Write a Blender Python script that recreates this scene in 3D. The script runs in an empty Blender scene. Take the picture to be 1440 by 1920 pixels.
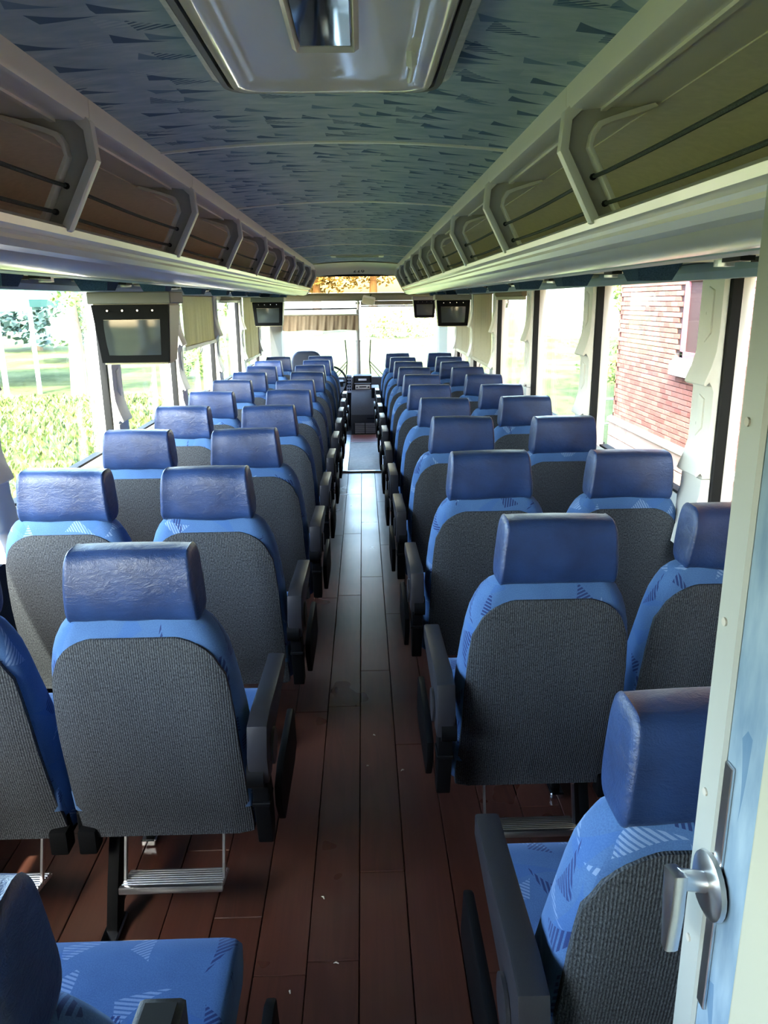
import bpy, bmesh, math, random
from mathutils import Vector, Matrix
random.seed(7)
sc = bpy.context.scene
COL = sc.collection
R = math.radians

# ------------------------------------------------------------------ camera
FPX, ROLL, VPX, VPY, ZC = 1442.0, R(1.05), 679.0, 564.0, 1.55
f = Vector((VPX - 720, 960 - VPY, -FPX)).normalized()
u = (Vector((0, 1, 0)) - f * f.y).normalized()
r = f.cross(u)
u2 = u * math.cos(ROLL) - r * math.sin(ROLL)
r2 = f.cross(u2)
cam = bpy.data.cameras.new('camera')
cam.sensor_fit = 'VERTICAL'
cam.sensor_height = 36.0
cam.lens = FPX / 1920 * 36.0
cam.clip_start = 0.02
cam.clip_end = 500
co = bpy.data.objects.new('camera', cam)
COL.objects.link(co)
co.matrix_world = Matrix.Translation((0, 0, ZC)) @ Matrix((r2, f, u2)).to_4x4()
sc.camera = co

# ------------------------------------------------------------------ light
SUN_EL, SUN_AZ = R(44), math.atan2(-0.20, -0.98)   # the sun stands behind the coach, a little to the left
w = bpy.data.worlds.new('sky')
sc.world = w
w.use_nodes = True
wn = w.node_tree
wn.nodes.clear()
wo = wn.nodes.new('ShaderNodeOutputWorld')
bg = wn.nodes.new('ShaderNodeBackground')
sky = wn.nodes.new('ShaderNodeTexSky')
sky.sky_type = 'NISHITA'
sky.sun_disc = False
sky.sun_elevation = SUN_EL
sky.sun_rotation = SUN_AZ
sky.air_density = 1.0
sky.dust_density = 2.5
sky.ozone_density = 1.0
bg.inputs[1].default_value = 0.95
wn.links.new(sky.outputs[0], bg.inputs[0])
wn.links.new(bg.outputs[0], wo.inputs[0])
sl = bpy.data.lights.new('sun', 'SUN')
sl.energy = 5.5
sl.angle = R(0.6)
sl.color = (1.0, 0.93, 0.82)
so = bpy.data.objects.new('sun', sl)
COL.objects.link(so)
sd = Vector((math.sin(SUN_AZ) * math.cos(SUN_EL), math.cos(SUN_AZ) * math.cos(SUN_EL), math.sin(SUN_EL)))
so.rotation_euler = sd.to_track_quat('Z', 'Y').to_euler()
sc.view_settings.view_transform = 'Standard'
sc.view_settings.look = 'None'
sc.view_settings.gamma = 1.0
sc.view_settings.use_curve_mapping = False
sc.view_settings.exposure = 2.55
sc.cycles.use_denoising = True
sc.cycles.max_bounces = 10
sc.cycles.diffuse_bounces = 6
sc.cycles.transparent_max_bounces = 12
sc.cycles.sample_clamp_indirect = 12.0
sc.cycles.caustics_reflective = False

# ------------------------------------------------------------------ materials
def srgb(h):
    h = h.lstrip('#')
    c = [int(h[i:i + 2], 16) / 255 for i in (0, 2, 4)]
    return tuple(x / 12.92 if x <= .04045 else ((x + .055) / 1.055) ** 2.4 for x in c) + (1,)

class NT:
    def __init__(s, name):
        s.m = bpy.data.materials.new(name)
        s.m.use_nodes = True
        s.t = s.m.node_tree
        s.b = s.t.nodes['Principled BSDF']
        s.out = s.t.nodes['Material Output']
    def n(s, typ, **kw):
        nd = s.t.nodes.new(typ)
        for k, v in kw.items():
            setattr(nd, k, v)
        return nd
    def set(s, sock, v):
        if hasattr(v, 'is_output') or isinstance(v, bpy.types.NodeSocket):
            s.t.links.new(v, sock)
        else:
            sock.default_value = v
    def math(s, op, a, b=0.0, c=None):
        nd = s.n('ShaderNodeMath', operation=op)
        s.set(nd.inputs[0], a); s.set(nd.inputs[1], b)
        if c is not None: s.set(nd.inputs[2], c)
        return nd.outputs[0]
    def vmath(s, op, a, b=(0, 0, 0)):
        nd = s.n('ShaderNodeVectorMath', operation=op)
        s.set(nd.inputs[0], a); s.set(nd.inputs[1], b)
        return nd.outputs[0]
    def mix(s, fac, a, b):
        nd = s.n('ShaderNodeMix', data_type='RGBA')
        s.set(nd.inputs[0], fac); s.set(nd.inputs[6], a); s.set(nd.inputs[7], b)
        return nd.outputs[2]
    def noise(s, vec, scale, detail=3, rough=.5, dist=0.0):
        nd = s.n('ShaderNodeTexNoise')
        if vec is not None: s.set(nd.inputs['Vector'], vec)
        nd.inputs['Scale'].default_value = scale
        nd.inputs['Detail'].default_value = detail
        nd.inputs['Roughness'].default_value = rough
        nd.inputs['Distortion'].default_value = dist
        return nd.outputs[0]
    def ramp(s, fac, lo, hi):
        nd = s.n('ShaderNodeMapRange')
        s.set(nd.inputs[0], fac)
        nd.inputs[1].default_value = lo; nd.inputs[2].default_value = hi
        return nd.outputs[0]
    def coord(s, which='Object'):
        return s.n('ShaderNodeTexCoord').outputs[which]
    def scale(s, vec, sc3):
        nd = s.n('ShaderNodeMapping')
        s.set(nd.inputs[0], vec)
        nd.inputs['Scale'].default_value = sc3
        return nd.outputs[0]
    def bump(s, h, strength=.3, dist=.01):
        nd = s.n('ShaderNodeBump')
        nd.inputs['Strength'].default_value = strength
        nd.inputs['Distance'].default_value = dist
        s.set(nd.inputs['Height'], h)
        s.t.links.new(nd.outputs[0], s.b.inputs['Normal'])
    def base(s, col, rough=.5, metal=0, spec=.5):
        s.set(s.b.inputs['Base Color'], col)
        s.set(s.b.inputs['Roughness'], rough)
        s.b.inputs['Metallic'].default_value = metal
        s.b.inputs['Specular IOR Level'].default_value = spec

def simple(name, hexc, rough=.5, metal=0, spec=.5, var=.06, nscale=30, bump=0):
    t = NT(name)
    c = srgb(hexc)
    n = t.noise(t.coord(), nscale, 4)
    d = tuple(max(0, x * (1 - var)) for x in c[:3]) + (1,)
    e = tuple(min(1, x * (1 + var)) for x in c[:3]) + (1,)
    t.base(t.mix(n, d, e), rough, metal, spec)
    if bump: t.bump(t.noise(t.coord(), nscale * 6, 2), bump, .002)
    return t.m

def fins(t, vec, seed, ang0, spread, hatch, L=.40, H=.42, dens=1.0):
    """mask of curved, hatched fin motifs, one per random cell of the scaled coordinates"""
    vec = t.vmath('ADD', vec, (seed * 3.7, seed * 1.9, 0))
    v = t.n('ShaderNodeTexVoronoi', voronoi_dimensions='2D')
    v.inputs['Scale'].default_value = 1.0
    v.inputs['Randomness'].default_value = .75
    t.set(v.inputs['Vector'], vec)
    d = t.vmath('SUBTRACT', vec, v.outputs['Position'])
    sp = t.n('ShaderNodeSeparateColor')
    t.set(sp.inputs[0], v.outputs['Color'])
    ang = t.math('ADD', t.math('MULTIPLY', t.math('SUBTRACT', sp.outputs[0], .5), spread), ang0)
    rot = t.n('ShaderNodeVectorRotate', rotation_type='Z_AXIS')
    t.set(rot.inputs['Vector'], d); t.set(rot.inputs['Angle'], ang)
    xyz = t.n('ShaderNodeSeparateXYZ')
    t.set(xyz.inputs[0], rot.outputs[0])
    uu, vv = xyz.outputs[0], xyz.outputs[1]
    tt = t.math('DIVIDE', t.math('ADD', uu, L), 2 * L)
    inr = t.math('MULTIPLY', t.math('GREATER_THAN', tt, 0.0), t.math('LESS_THAN', tt, 1.0))
    tc = t.math('MINIMUM', t.math('MAXIMUM', tt, 0.0), 1.0)
    hi = t.math('MULTIPLY', t.math('POWER', tc, 2.0), H)
    lo = t.math('MULTIPLY', t.math('MULTIPLY', tc, t.math('SUBTRACT', 1.0, tc)), -.28 * H)
    vs = t.math('ADD', vv, H * .35)
    m = t.math('MULTIPLY', inr, t.math('MULTIPLY', t.math('GREATER_THAN', vs, lo), t.math('LESS_THAN', vs, hi)))
    if hatch:
        st = t.math('SINE', t.math('ADD', t.math('MULTIPLY', vv, hatch), t.math('MULTIPLY', uu, hatch * .35)))
        m = t.math('MULTIPLY', m, t.math('GREATER_THAN', st, -.25))
    if dens < 1: m = t.math('MULTIPLY', m, t.math('LESS_THAN', sp.outputs[1], dens))
    return m

def velour(name='velour'):
    t = NT(name)
    ro = t.n('ShaderNodeObjectInfo')
    rv = t.n('ShaderNodeCombineXYZ')
    t.set(rv.inputs[0], t.math('MULTIPLY', ro.outputs['Random'], 17.3)); t.set(rv.inputs[1], t.math('MULTIPLY', ro.outputs['Random'], 41.7))
    uv = t.vmath('ADD', t.coord('UV'), rv.outputs[0])
    b = t.mix(t.ramp(t.noise(uv, 9, 5), .3, .7), srgb('#34537f'), srgb('#416391'))
    b = t.mix(t.math('MULTIPLY', t.ramp(t.noise(uv, 400, 2), .35, .65), .22), b, srgb('#5f80b0'))
    pale = fins(t, t.scale(uv, (8.0, 8.0, 1)), 3, 2.0, 5, 100, dens=.55)
    b = t.mix(t.math('MULTIPLY', pale, .3), b, srgb('#a9bfe2'))
    sh = fins(t, t.scale(uv, (6.5, 6.5, 1)), 8, .6, 6, 0, L=.36, H=.34, dens=.6)
    b = t.mix(t.math('MULTIPLY', sh, .35), b, srgb('#2d5797'))
    dk = fins(t, t.scale(uv, (7.6, 7.6, 1)), 1, .3, 5, 95, dens=.66)
    b = t.mix(t.math('MULTIPLY', dk, .9), b, srgb('#1b2a5c'))
    t.base(b, .9, 0, .25)
    t.b.inputs['Sheen Weight'].default_value = .35
    t.b.inputs['Sheen Roughness'].default_value = .4
    t.b.inputs['Sheen Tint'].default_value = srgb('#9fc0f0')
    t.bump(t.noise(uv, 350, 2), .15, .002)
    return t.m

def corduroy():
    t = NT('corduroy')
    uv = t.coord('UV')
    sp = t.noise(t.scale(uv, (420, 170, 1)), 1.0, 3, .7)
    rib = t.n('ShaderNodeTexWave', wave_type='BANDS', bands_direction='X')
    t.set(rib.inputs['Vector'], uv)
    rib.inputs['Scale'].default_value = 62
    rib.inputs['Distortion'].default_value = 1.2
    rib.inputs['Detail Scale'].default_value = 3
    c = t.mix(t.ramp(sp, .34, .68), srgb('#1a1e23'), srgb('#62676d'))
    c = t.mix(t.math('MULTIPLY', t.math('SUBTRACT', 1.0, rib.outputs[1]), .55), c, srgb('#23272e'))
    t.base(c, .95, 0, .15)
    t.bump(t.math('ADD', rib.outputs[1], sp), .45, .003)
    return t.m

def vinyl():
    t = NT('blue_vinyl')
    ob = t.coord()
    n = t.noise(ob, 14, 4)
    c = t.mix(t.ramp(n, .3, .7), srgb('#1e2f55'), srgb('#243c6a'))
    t.base(c, t.math('ADD', .30, t.math('MULTIPLY', t.noise(ob, 40, 3), .16)), 0, .5)
    cr = t.noise(t.scale(ob, (30, 30, 60)), 1, 6, .62, 1.4)
    fine = t.noise(ob, 420, 2)
    t.bump(t.math('ADD', cr, t.math('MULTIPLY', fine, .3)), .34, .006)
    return t.m

def planks_mat():
    t = NT('red_brown_wood')
    oi = t.n('ShaderNodeObjectInfo')
    ob = t.vmath('ADD', t.coord(), oi.outputs['Location'])
    off = t.n('ShaderNodeCombineXYZ')
    t.set(off.inputs[1], t.math('MULTIPLY', oi.outputs['Random'], 40))
    p = t.vmath('ADD', ob, off.outputs[0])
    big = t.noise(t.scale(p, (13, 1.6, 1)), 1, 2, .5, .6)
    ring = t.math('SINE', t.math('MULTIPLY', big, 30))
    fine = t.noise(t.scale(p, (150, 1.8, 1)), 1, 2)
    tone = t.mix(oi.outputs['Random'], srgb('#42261f'), srgb('#57342a'))
    c = t.mix(t.math('MULTIPLY', t.ramp(ring, -1, 1), .55), tone, srgb('#5e382d'))
    c = t.mix(t.math('MULTIPLY', t.ramp(fine, .4, .7), .28), c, srgb('#3c2522'))
    c = t.mix(t.math('MULTIPLY', t.ramp(t.noise(ob, 2.2, 4), .5, .75), .35), c, srgb('#6a5a50'))
    t.base(c, t.math('ADD', .22, t.math('MULTIPLY', t.noise(ob, 3.0, 3), .16)), 0, .6)
    t.bump(fine, .03, .001)
    return t.m

def ceiling_mat():
    t = NT('ceiling_fabric')
    ob = t.coord()
    m = t.noise(t.scale(ob, (9, 22, 1)), 1, 5, .6, .5)
    c = t.mix(t.ramp(m, .3, .7), srgb('#9db0b6'), srgb('#c0cbca'))
    c = t.mix(t.math('MULTIPLY', t.ramp(t.noise(t.scale(ob, (14, 40, 1)), 1, 4), .52, .72), .5), c, srgb('#bccac6'))
    for sd_, den, hat, kx, ky, col, k in ((1, .75, 0, 7.0, 8.5, '#47617a', .85), (5, .6, 90, 6.2, 7.0, '#47607a', .85), (9, .6, 70, 5.3, 7.5, '#cdd6cf', .4), (14, .55, 0, 8.0, 10, '#5a7a92', .7)):
        c = t.mix(t.math('MULTIPLY', fins(t, t.scale(ob, (kx, ky, 1)), sd_, math.pi, .5, hat, L=.34, H=.36, dens=den), k), c, srgb(col))
    t.base(c, .95, 0, .1)
    t.bump(t.noise(ob, 500, 2), .1, .001)
    return t.m

def lav_mat():
    t = NT('door_fabric')
    ob = t.coord()
    c = t.mix(t.ramp(t.noise(t.scale(ob, (30, 30, 9)), 1, 5), .3, .7), srgb('#5d7388'), srgb('#8698a6'))
    yz = t.n('ShaderNodeSeparateXYZ'); t.set(yz.inputs[0], ob)
    cb = t.n('ShaderNodeCombineXYZ'); t.set(cb.inputs[0], yz.outputs[2]); t.set(cb.inputs[1], yz.outputs[1])
    c = t.mix(t.math('MULTIPLY', fins(t, t.scale(cb.outputs[0], (8, 17, 1)), 4, 0, .6, 0, dens=.8), .6), c, srgb('#3a5c7c'))
    t.base(c, .9, 0, .2)
    return t.m

def speckled(name, a, b, scale, rough, bump=.3):
    t = NT(name)
    ob = t.coord()
    n = t.noise(ob, scale, 4, .65)
    t.base(t.mix(t.ramp(n, .35, .65), srgb(a), srgb(b)), rough, 0, .3)
    t.bump(n, bump, .004)
    return t.m

def glass_mat(name, tint=(.93, .95, .93, 1), k=1.0):
    t = NT(name)
    t.t.nodes.remove(t.b)
    tr = t.n('ShaderNodeBsdfTransparent'); tr.inputs[0].default_value = tint
    gl = t.n('ShaderNodeBsdfGlossy'); gl.inputs['Roughness'].default_value = 0.0
    gl.inputs['Color'].default_value = (.9, .95, .92, 1)
    fr = t.n('ShaderNodeLayerWeight'); fr.inputs[0].default_value = .5
    mx = t.n('ShaderNodeMixShader')
    t.set(mx.inputs[0], t.math('MULTIPLY', t.math('ADD', .035, t.math('MULTIPLY', t.math('POWER', fr.outputs['Facing'], 5.0), .9)), k))
    t.t.links.new(tr.outputs[0], mx.inputs[1]); t.t.links.new(gl.outputs[0], mx.inputs[2])
    t.t.links.new(mx.outputs[0], t.out.inputs[0])
    return t.m

def grass_mat():
    t = NT('lawn_grass')
    ob = t.coord()
    n = t.noise(ob, 5, 6, .7)
    c = t.mix(t.ramp(n, .35, .68), srgb('#2f3b1a'), srgb('#525c36'))
    c = t.mix(t.ramp(t.noise(ob, .35, 4), .45, .7), c, srgb('#646a45'))
    t.base(c, 1, 0, .1)
    return t.m

def foliage(name, a, b):
    t = NT(name)
    oi = t.n('ShaderNodeNewGeometry')
    t.base(t.mix(oi.outputs['Random Per Island'], srgb(a), srgb(b)), .7, 0, .3)
    t.b.inputs['Subsurface Weight'].default_value = 0
    return t.m

def bricks_mat(name, a, b):
    t = NT(name)
    g = t.n('ShaderNodeNewGeometry'); oi = t.n('ShaderNodeObjectInfo')
    rnd = t.math('FRACT', t.math('ADD', g.outputs['Random Per Island'], t.math('MULTIPLY', oi.outputs['Random'], 7.3)))
    c = t.mix(rnd, srgb(a), srgb(b))
    c = t.mix(t.math('MULTIPLY', t.noise(t.coord(), 40, 4), .3), c, srgb('#a07060'))
    t.base(c, .9, 0, .2)
    return t.m

def shade_mat():
    t = NT('blind_cloth')
    t.base(srgb('#cfcab0'), .85, 0, .2)
    t.set(t.b.inputs['Base Color'], t.mix(t.noise(t.coord(), 60, 3), srgb('#c4bfa4'), srgb('#d9d5bd')))
    tl = t.n('ShaderNodeBsdfTranslucent'); tl.inputs[0].default_value = srgb('#cfc9a0')
    mx = t.n('ShaderNodeMixShader'); mx.inputs[0].default_value = .25
    t.t.links.new(t.b.outputs[0], mx.inputs[1]); t.t.links.new(tl.outputs[0], mx.inputs[2])
    t.t.links.new(mx.outputs[0], t.out.inputs[0])
    return t.m

M = dict(
    velour=velour(), cord=corduroy(), vinyl=vinyl(), wood=planks_mat(), ceil=ceiling_mat(), lav=lav_mat(),
    black=simple('black_plastic', '#0c0d0f', .55, 0, .1, .1, 60, .1),
    arm=simple('charcoal_armrest', '#26262b', .38, 0, .5, .08, 80, .15),
    rubber=simple('black_rubber', '#17181a', .6, 0, .2),
    chrome=simple('brushed_aluminium', '#d9dade', .28, 1, .5, .05, 90),
    steel=simple('polished_steel', '#c9cacf', .16, 1),
    white=simple('offwhite_plastic', '#e6e4dd', .42, 0, .5, .03, 12),
    rack=simple('beige_plastic', '#ebe4da', .36, 0, .5, .04, 9),
    rackdark=simple('grey_plastic', '#b5b0a8', .5, 0, .4, .05, 20),
    rail=simple('satin_aluminium', '#e6e1d8', .26, .35, .5, .04, 9),
    tan=simple('tan_carpet', '#d3c9b9', .95, 0, .1, .14, 45, .2),
    tan2=simple('tan_canvas', '#8a7c64', .85, 0, .2, .1, 25),
    lid=simple('glossy_hatch_plastic', '#d8d0ca', .10, 0, .6, .04, 6),
    gasket=simple('hatch_gasket', '#4b4946', .5),
    silver=simple('silver_sealant', '#c9c6ba', .35, 0, .5, .35, 60, .5),
    trim=simple('bright_trim', '#f0ecdc', .35, 0),
    blueplas=simple('blue_grey_plastic', '#8a9bb0', .5, 0, .4),
    bluefab=speckled('dark_blue_fabric', '#22384f', '#36506b', 260, .9),
    crt=simple('crt_glass', '#434846', .08, 0, .5, .03, 4),
    mount=simple('grey_mount_paint', '#7b7c76', .5, 0, .4, .04),
    sidefab=speckled('dark_side_carpet', '#23262d', '#383d46', 300, .95),
    dash=speckled('dark_dash_carpet', '#2b2c30', '#46484c', 240, .9),
    vent=simple('vent_grey_metal', '#b9bbbd', .5, 0),
    switch=simple('pale_switch_plate', '#9aa6b4', .4),
    cream=simple('cream_panel', '#c9c2a6', .45, 0, .5, .04, 8),
    curtain=simple('taupe_canvas', '#8e8a7a', .9, 0, .2, .1, 30),
    seatgrey=simple('grey_blue_vinyl', '#3a4658', .4, 0, .5, .08, 30),
    floorgrey=speckled('worn_grey_aisle', '#857a6a', '#9d917f', 30, .5, .05),
    floorred=speckled('red_rubber_floor', '#7d4a44', '#98615a', 60, .35, .05),
    glass=glass_mat('window_glass', (.88, .91, .88, 1), .55), amber=glass_mat('amber_glass', (.58, .46, .30, 1)),
    wglass=glass_mat('windshield_glass', (.96, .98, .96, 1), .8),
    grass=grass_mat(), blade=foliage('grass_blade', '#34481b', '#747d46'), leaf=foliage('tree_leaf', '#2f4a1a', '#74883e'),
    pine=foliage('spruce_needle', '#22393a', '#58736c'), hedge=foliage('hedge_leaf', '#7d9148', '#c2c990'), orange=foliage('pale_leaf', '#5f5a30', '#a89a6a'),
    bark=simple('tree_bark', '#7b6a58', .9, 0, .2, .25, 14, .5),
    brick=bricks_mat('pale_red_brick', '#7c4840', '#a06c60'), mortar=simple('brown_mortar', '#3f2523', .95),
    stone=bricks_mat('foundation_stone', '#94786d', '#a88e83'), sill=simple('limestone_sill', '#96877f', .85),
    pink=simple('pink_window_paint', '#93525f', .6), pane=simple('dark_window_pane', '#5a4a52', .08),
    green=simple('green_canvas_roof', '#2c5f50', .7), pole=simple('white_painted_pole', '#d8d8d6', .5),
    rope=speckled('elastic_rope', '#2a2e2b', '#5a605a', 500, .8), text=simple('black_lettering', '#121212', .6),
    edgepaint=simple('cream_edge_paint', '#a8a695', .5, 0, .4, .03, 10), postpaint=simple('grey_post_paint', '#9c9f9b', .4, 0, .5, .03, 12), shade=shade_mat(), mirror=simple('mirror_glass', '#dedcc8', .05, 1), roofskin=simple('roof_skin', '#cfcfca', .6),
    housewhite=simple('white_siding', '#dcdcd6', .7), pipe=simple('pale_blue_pipe', '#a8bccb', .4), grime=simple('pale_crumb', '#e4dccb', .8),
)

# ------------------------------------------------------------------ geometry helpers
def link(name, me, m=None, parent=None, loc=(0, 0, 0), rot=(0, 0, 0)):
    o = bpy.data.objects.new(name, me)
    COL.objects.link(o)
    if m is not None and me is not None and not me.materials: me.materials.append(m)
    if parent is not None: o.parent = parent
    o.location = loc; o.rotation_euler = rot
    return o

def empty(name, loc=(0, 0, 0)):
    return link(name, None, None, None, loc)

def tag(o, label=None, cat=None, group=None, kind=None):
    for k, v in (('label', label), ('category', cat), ('group', group), ('kind', kind)):
        if v: o[k] = v
    return o

def finish(bm, name, smooth=40):
    bmesh.ops.remove_doubles(bm, verts=bm.verts, dist=1e-6)
    bmesh.ops.recalc_face_normals(bm, faces=bm.faces)
    uvl = bm.loops.layers.uv.new('uv')
    for fc in bm.faces:
        n = fc.normal
        a = max(range(3), key=lambda i: abs(n[i]))
        for lp in fc.loops:
            c = lp.vert.co
            lp[uvl].uv = (c.y, c.z) if a == 0 else ((c.x, c.z) if a == 1 else (c.x, c.y))
    me = bpy.data.meshes.new(name)
    bm.to_mesh(me)
    bm.free()
    if smooth:
        me.polygons.foreach_set('use_smooth', [True] * len(me.polygons))
        me.set_sharp_from_angle(angle=R(smooth))
    return me

def box(bm, x0, x1, y0, y1, z0, z1, bev=0, seg=2, mtx=None):
    vs = [bm.verts.new((x, y, z)) for x in (x0, x1) for y in (y0, y1) for z in (z0, z1)]
    fs = [bm.faces.new([vs[i] for i in q]) for q in ((0, 1, 3, 2), (4, 6, 7, 5), (0, 4, 5, 1), (2, 3, 7, 6), (0, 2, 6, 4), (1, 5, 7, 3))]
    if mtx is not None:
        for v in vs: v.co = mtx @ v.co
    if bev:
        es = list({e for q in fs for e in q.edges})
        bmesh.ops.bevel(bm, geom=es, offset=bev, segments=seg, affect='EDGES', profile=.6)

def prism(bm, pts, axis, a0, a1, bev=0, seg=2):
    """extrude a 2D outline along an axis; pts are the other two coordinates in xyz order"""
    def P(p, a):
        return {'x': (a, p[0], p[1]), 'y': (p[0], a, p[1]), 'z': (p[0], p[1], a)}[axis]
    A = [bm.verts.new(P(p, a0)) for p in pts]; B = [bm.verts.new(P(p, a1)) for p in pts]
    fs = [bm.faces.new(A), bm.faces.new(B)]
    n = len(pts)
    for i in range(n): fs.append(bm.faces.new((A[i], A[(i + 1) % n], B[(i + 1) % n], B[i])))
    if bev:
        es = list(set(fs[0].edges) | set(fs[1].edges))
        bmesh.ops.recalc_face_normals(bm, faces=fs)
        bmesh.ops.bevel(bm, geom=es, offset=bev, segments=seg, affect='EDGES', profile=.6)

def loft(bm, rings, cap=True, closed=True):
    L = [[bm.verts.new(p) for p in rg] for rg in rings]
    n = len(L[0])
    for a, b in zip(L, L[1:]):
        for i in range(n if closed else n - 1):
            bm.faces.new((a[i], a[(i + 1) % n], b[(i + 1) % n], b[i]))
    if cap:
        bm.faces.new(L[0]); bm.faces.new(L[-1])

def strip(bm, prof, y0, y1, th=0):
    """open profile (x,z) swept along y, given thickness by the outward offset th in z"""
    pts = list(prof) + [(x, z + th) for x, z in reversed(prof)]
    prism(bm, pts, 'y', y0, y1)

def tube(bm, path, rad, n=8, cap=True):
    path = [Vector(p) for p in path]
    rings = []
    up = None
    for i, p in enumerate(path):
        d = (path[min(i + 1, len(path) - 1)] - path[max(i - 1, 0)]).normalized()
        if up is None or abs(up.dot(d)) > .95: up = Vector((0, 0, 1)) if abs(d.z) < .9 else Vector((1, 0, 0))
        a = d.cross(up).normalized(); b = a.cross(d).normalized(); up = b
        rr = rad[i] if isinstance(rad, (list, tuple)) else rad
        rings.append([p + a * math.cos(2 * math.pi * k / n) * rr + b * math.sin(2 * math.pi * k / n) * rr for k in range(n)])
    loft(bm, rings, cap)

def cyl(bm, p0, p1, rad, n=16): tube(bm, [p0, p1], rad, n)

def mk(name, fn, smooth=40):
    bm = bmesh.new(); fn(bm); return finish(bm, name, smooth)

def part(name, m, parent, fn, smooth=40, loc=(0, 0, 0), rot=(0, 0, 0)):
    return link(name, mk(name, fn, smooth), m, parent, loc, rot)

def lerp(a, b, t): return a + (b - a) * t
def interp(tab, z):
    if z <= tab[0][0]: return tab[0][1]
    for (a, va), (b, vb) in zip(tab, tab[1:]):
        if z <= b:
            t = (z - a) / (b - a); t = t * t * (3 - 2 * t) if False else t
            return lerp(va, vb, t)
    return tab[-1][1]

def smoothtab(tab):
    """catmull-rom sampled lookup"""
    def g(z):
        n = len(tab)
        if z <= tab[0][0]: return tab[0][1]
        if z >= tab[-1][0]: return tab[-1][1]
        for i in range(n - 1):
            if z <= tab[i + 1][0]:
                t = (z - tab[i][0]) / (tab[i + 1][0] - tab[i][0])
                p0, p1, p2, p3 = tab[max(i - 1, 0)][1], tab[i][1], tab[i + 1][1], tab[min(i + 2, n - 1)][1]
                return .5 * (2 * p1 + (p2 - p0) * t + (2 * p0 - 5 * p1 + 4 * p2 - p3) * t * t + (3 * p1 - p0 - 3 * p2 + p3) * t ** 3)
    return g

def rrect(hx, y0, y1, rad, n=5):
    pts = []
    for cx, cy, a0 in ((hx - rad, y1 - rad, 0), (-hx + rad, y1 - rad, 90), (-hx + rad, y0 + rad, 180), (hx - rad, y0 + rad, 270)):
        for k in range(n + 1):
            a = R(a0 + 90 * k / n)
            pts.append((cx + rad * math.cos(a), cy + rad * math.sin(a)))
    return pts

SLOPE = .0155
def fz(y): return -SLOPE * max(0.0, y - 3.3)     # the saloon floor falls gently towards the front
XR, XL = 1.13, -1.24                             # inner faces of the side walls
def mx(x, c=-.055): return 2 * c - x
Y0, Y1 = -1.7, 9.75
WIN0, WP = 2.39, 1.37                            # first pillar ahead of the camera and the window pitch

# ------------------------------------------------------------------ floor
fl = tag(empty('floor'), kind='structure')
def slab(bm):
    ys = [Y0, 3.3, 11.3]
    prism(bm, [(Y0, -.02), (3.3, -.02), (11.3, fz(11.3) - .02), (11.3, -.3), (Y0, -.3)], 'x', -1.30, 1.19)
part('subfloor', M['rubber'], fl, slab, 0)
PW = .127
plank_me = []
for L_ in (1.22,):
    plank_me.append(mk('plank', lambda bm: box(bm, -PW / 2 + .0012, PW / 2 - .0012, -L_ / 2 + .0010, L_ / 2 - .0010, -.02, 0, .0015, 1), 0))
for k in range(-8, 10):
    xc = -.162 + PW * (k + .5)
    y = -.2 - random.random() * 1.0
    if k == 0: y = .30
    if k == 1: y = -.62
    if k == 2: y = .02
    while y < 7.35:
        yc = y + .61
        if not (yc > 7.4):
            za, zb = fz(yc - .61), fz(yc + .61)
            o = link('plank', plank_me[0], M['wood'], fl, (xc, yc, (za + zb) / 2 + random.uniform(-.0006, .0006)), (-math.atan((za - zb) / 1.22), 0, 0))
        y += 1.22
sl_ = -math.atan(SLOPE)
def aisle(bm): box(bm, -.165, .165, -.85, .85, -.02, .012)
part('aisle_mat', M['floorgrey'], fl, aisle, 0, (0, 8.2, fz(8.2)), (sl_, 0, 0))
part('front_aisle_mat', M['floorred'], fl, lambda bm: box(bm, -.165, .165, -.30, .30, -.02, .012), 0, (0, 9.36, fz(9.36)), (sl_, 0, 0))
for x in (-.197, .197):
    part('metal_edge_strip', M['chrome'], fl, lambda bm: box(bm, -.030, .030, -1.16, 1.16, -.02, .016, .004, 1), 0, (x, 8.5, fz(8.5)), (sl_, 0, 0))
for y in (7.34, 9.055):
    part('metal_cross_strip', M['chrome'], fl, lambda bm: box(bm, -.19, .19, -.014, .014, -.02, .0165, .004, 1), 0, (0, y, fz(y)), (sl_, 0, 0))

# ------------------------------------------------------------------ side walls, roof
for side, sgn in (('right', 1), ('left', -1)):
    X = (lambda x: x) if sgn > 0 else (lambda x: mx(x))
    wl = tag(empty('wall_' + side), kind='structure')
    def lower(bm):
        a, b = sorted((X(1.15), X(1.21)))
        box(bm, a, b, Y0, 11.2, -.3, .80)
    part('lower_panel', M['sidefab'], wl, lower, 0)
    def upper(bm):
        a, b = sorted((X(1.145), X(1.21)))
        box(bm, a, b, Y0, 11.2, 1.635, 2.08)
    part('upper_panel', M['white'], wl, upper, 0)
    def sill(bm):
        p = [(1.19, .80), (1.19, .845), (1.155, .845), (1.135, .80), (1.115, .72), (1.125, .70), (1.152, .70), (1.152, .80)]
        prism(bm, [(X(x), z) for x, z in p], 'y', Y0, 9.9)
    part('window_sill', M['white'], wl, sill, 30)
    def soffit(bm):
        a, b = sorted((X(.60), X(1.15)))
        box(bm, a, b, Y0, 9.75, 1.64, 1.66)
    part('soffit_panel', M['mount'], wl, soffit, 0)
rf = tag(empty('roof'), kind='structure')
part('roof_skin', M['roofskin'], rf, lambda bm: box(bm, -1.34, 1.23, Y0 - .05, 11.25, 2.08, 2.14), 0)
wr = tag(link('wall_rear', mk('wall_rear', lambda bm: box(bm, -1.32, 1.21, Y0 - .06, Y0, -.3, 2.08), 0), M['cream']), kind='structure')

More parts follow.
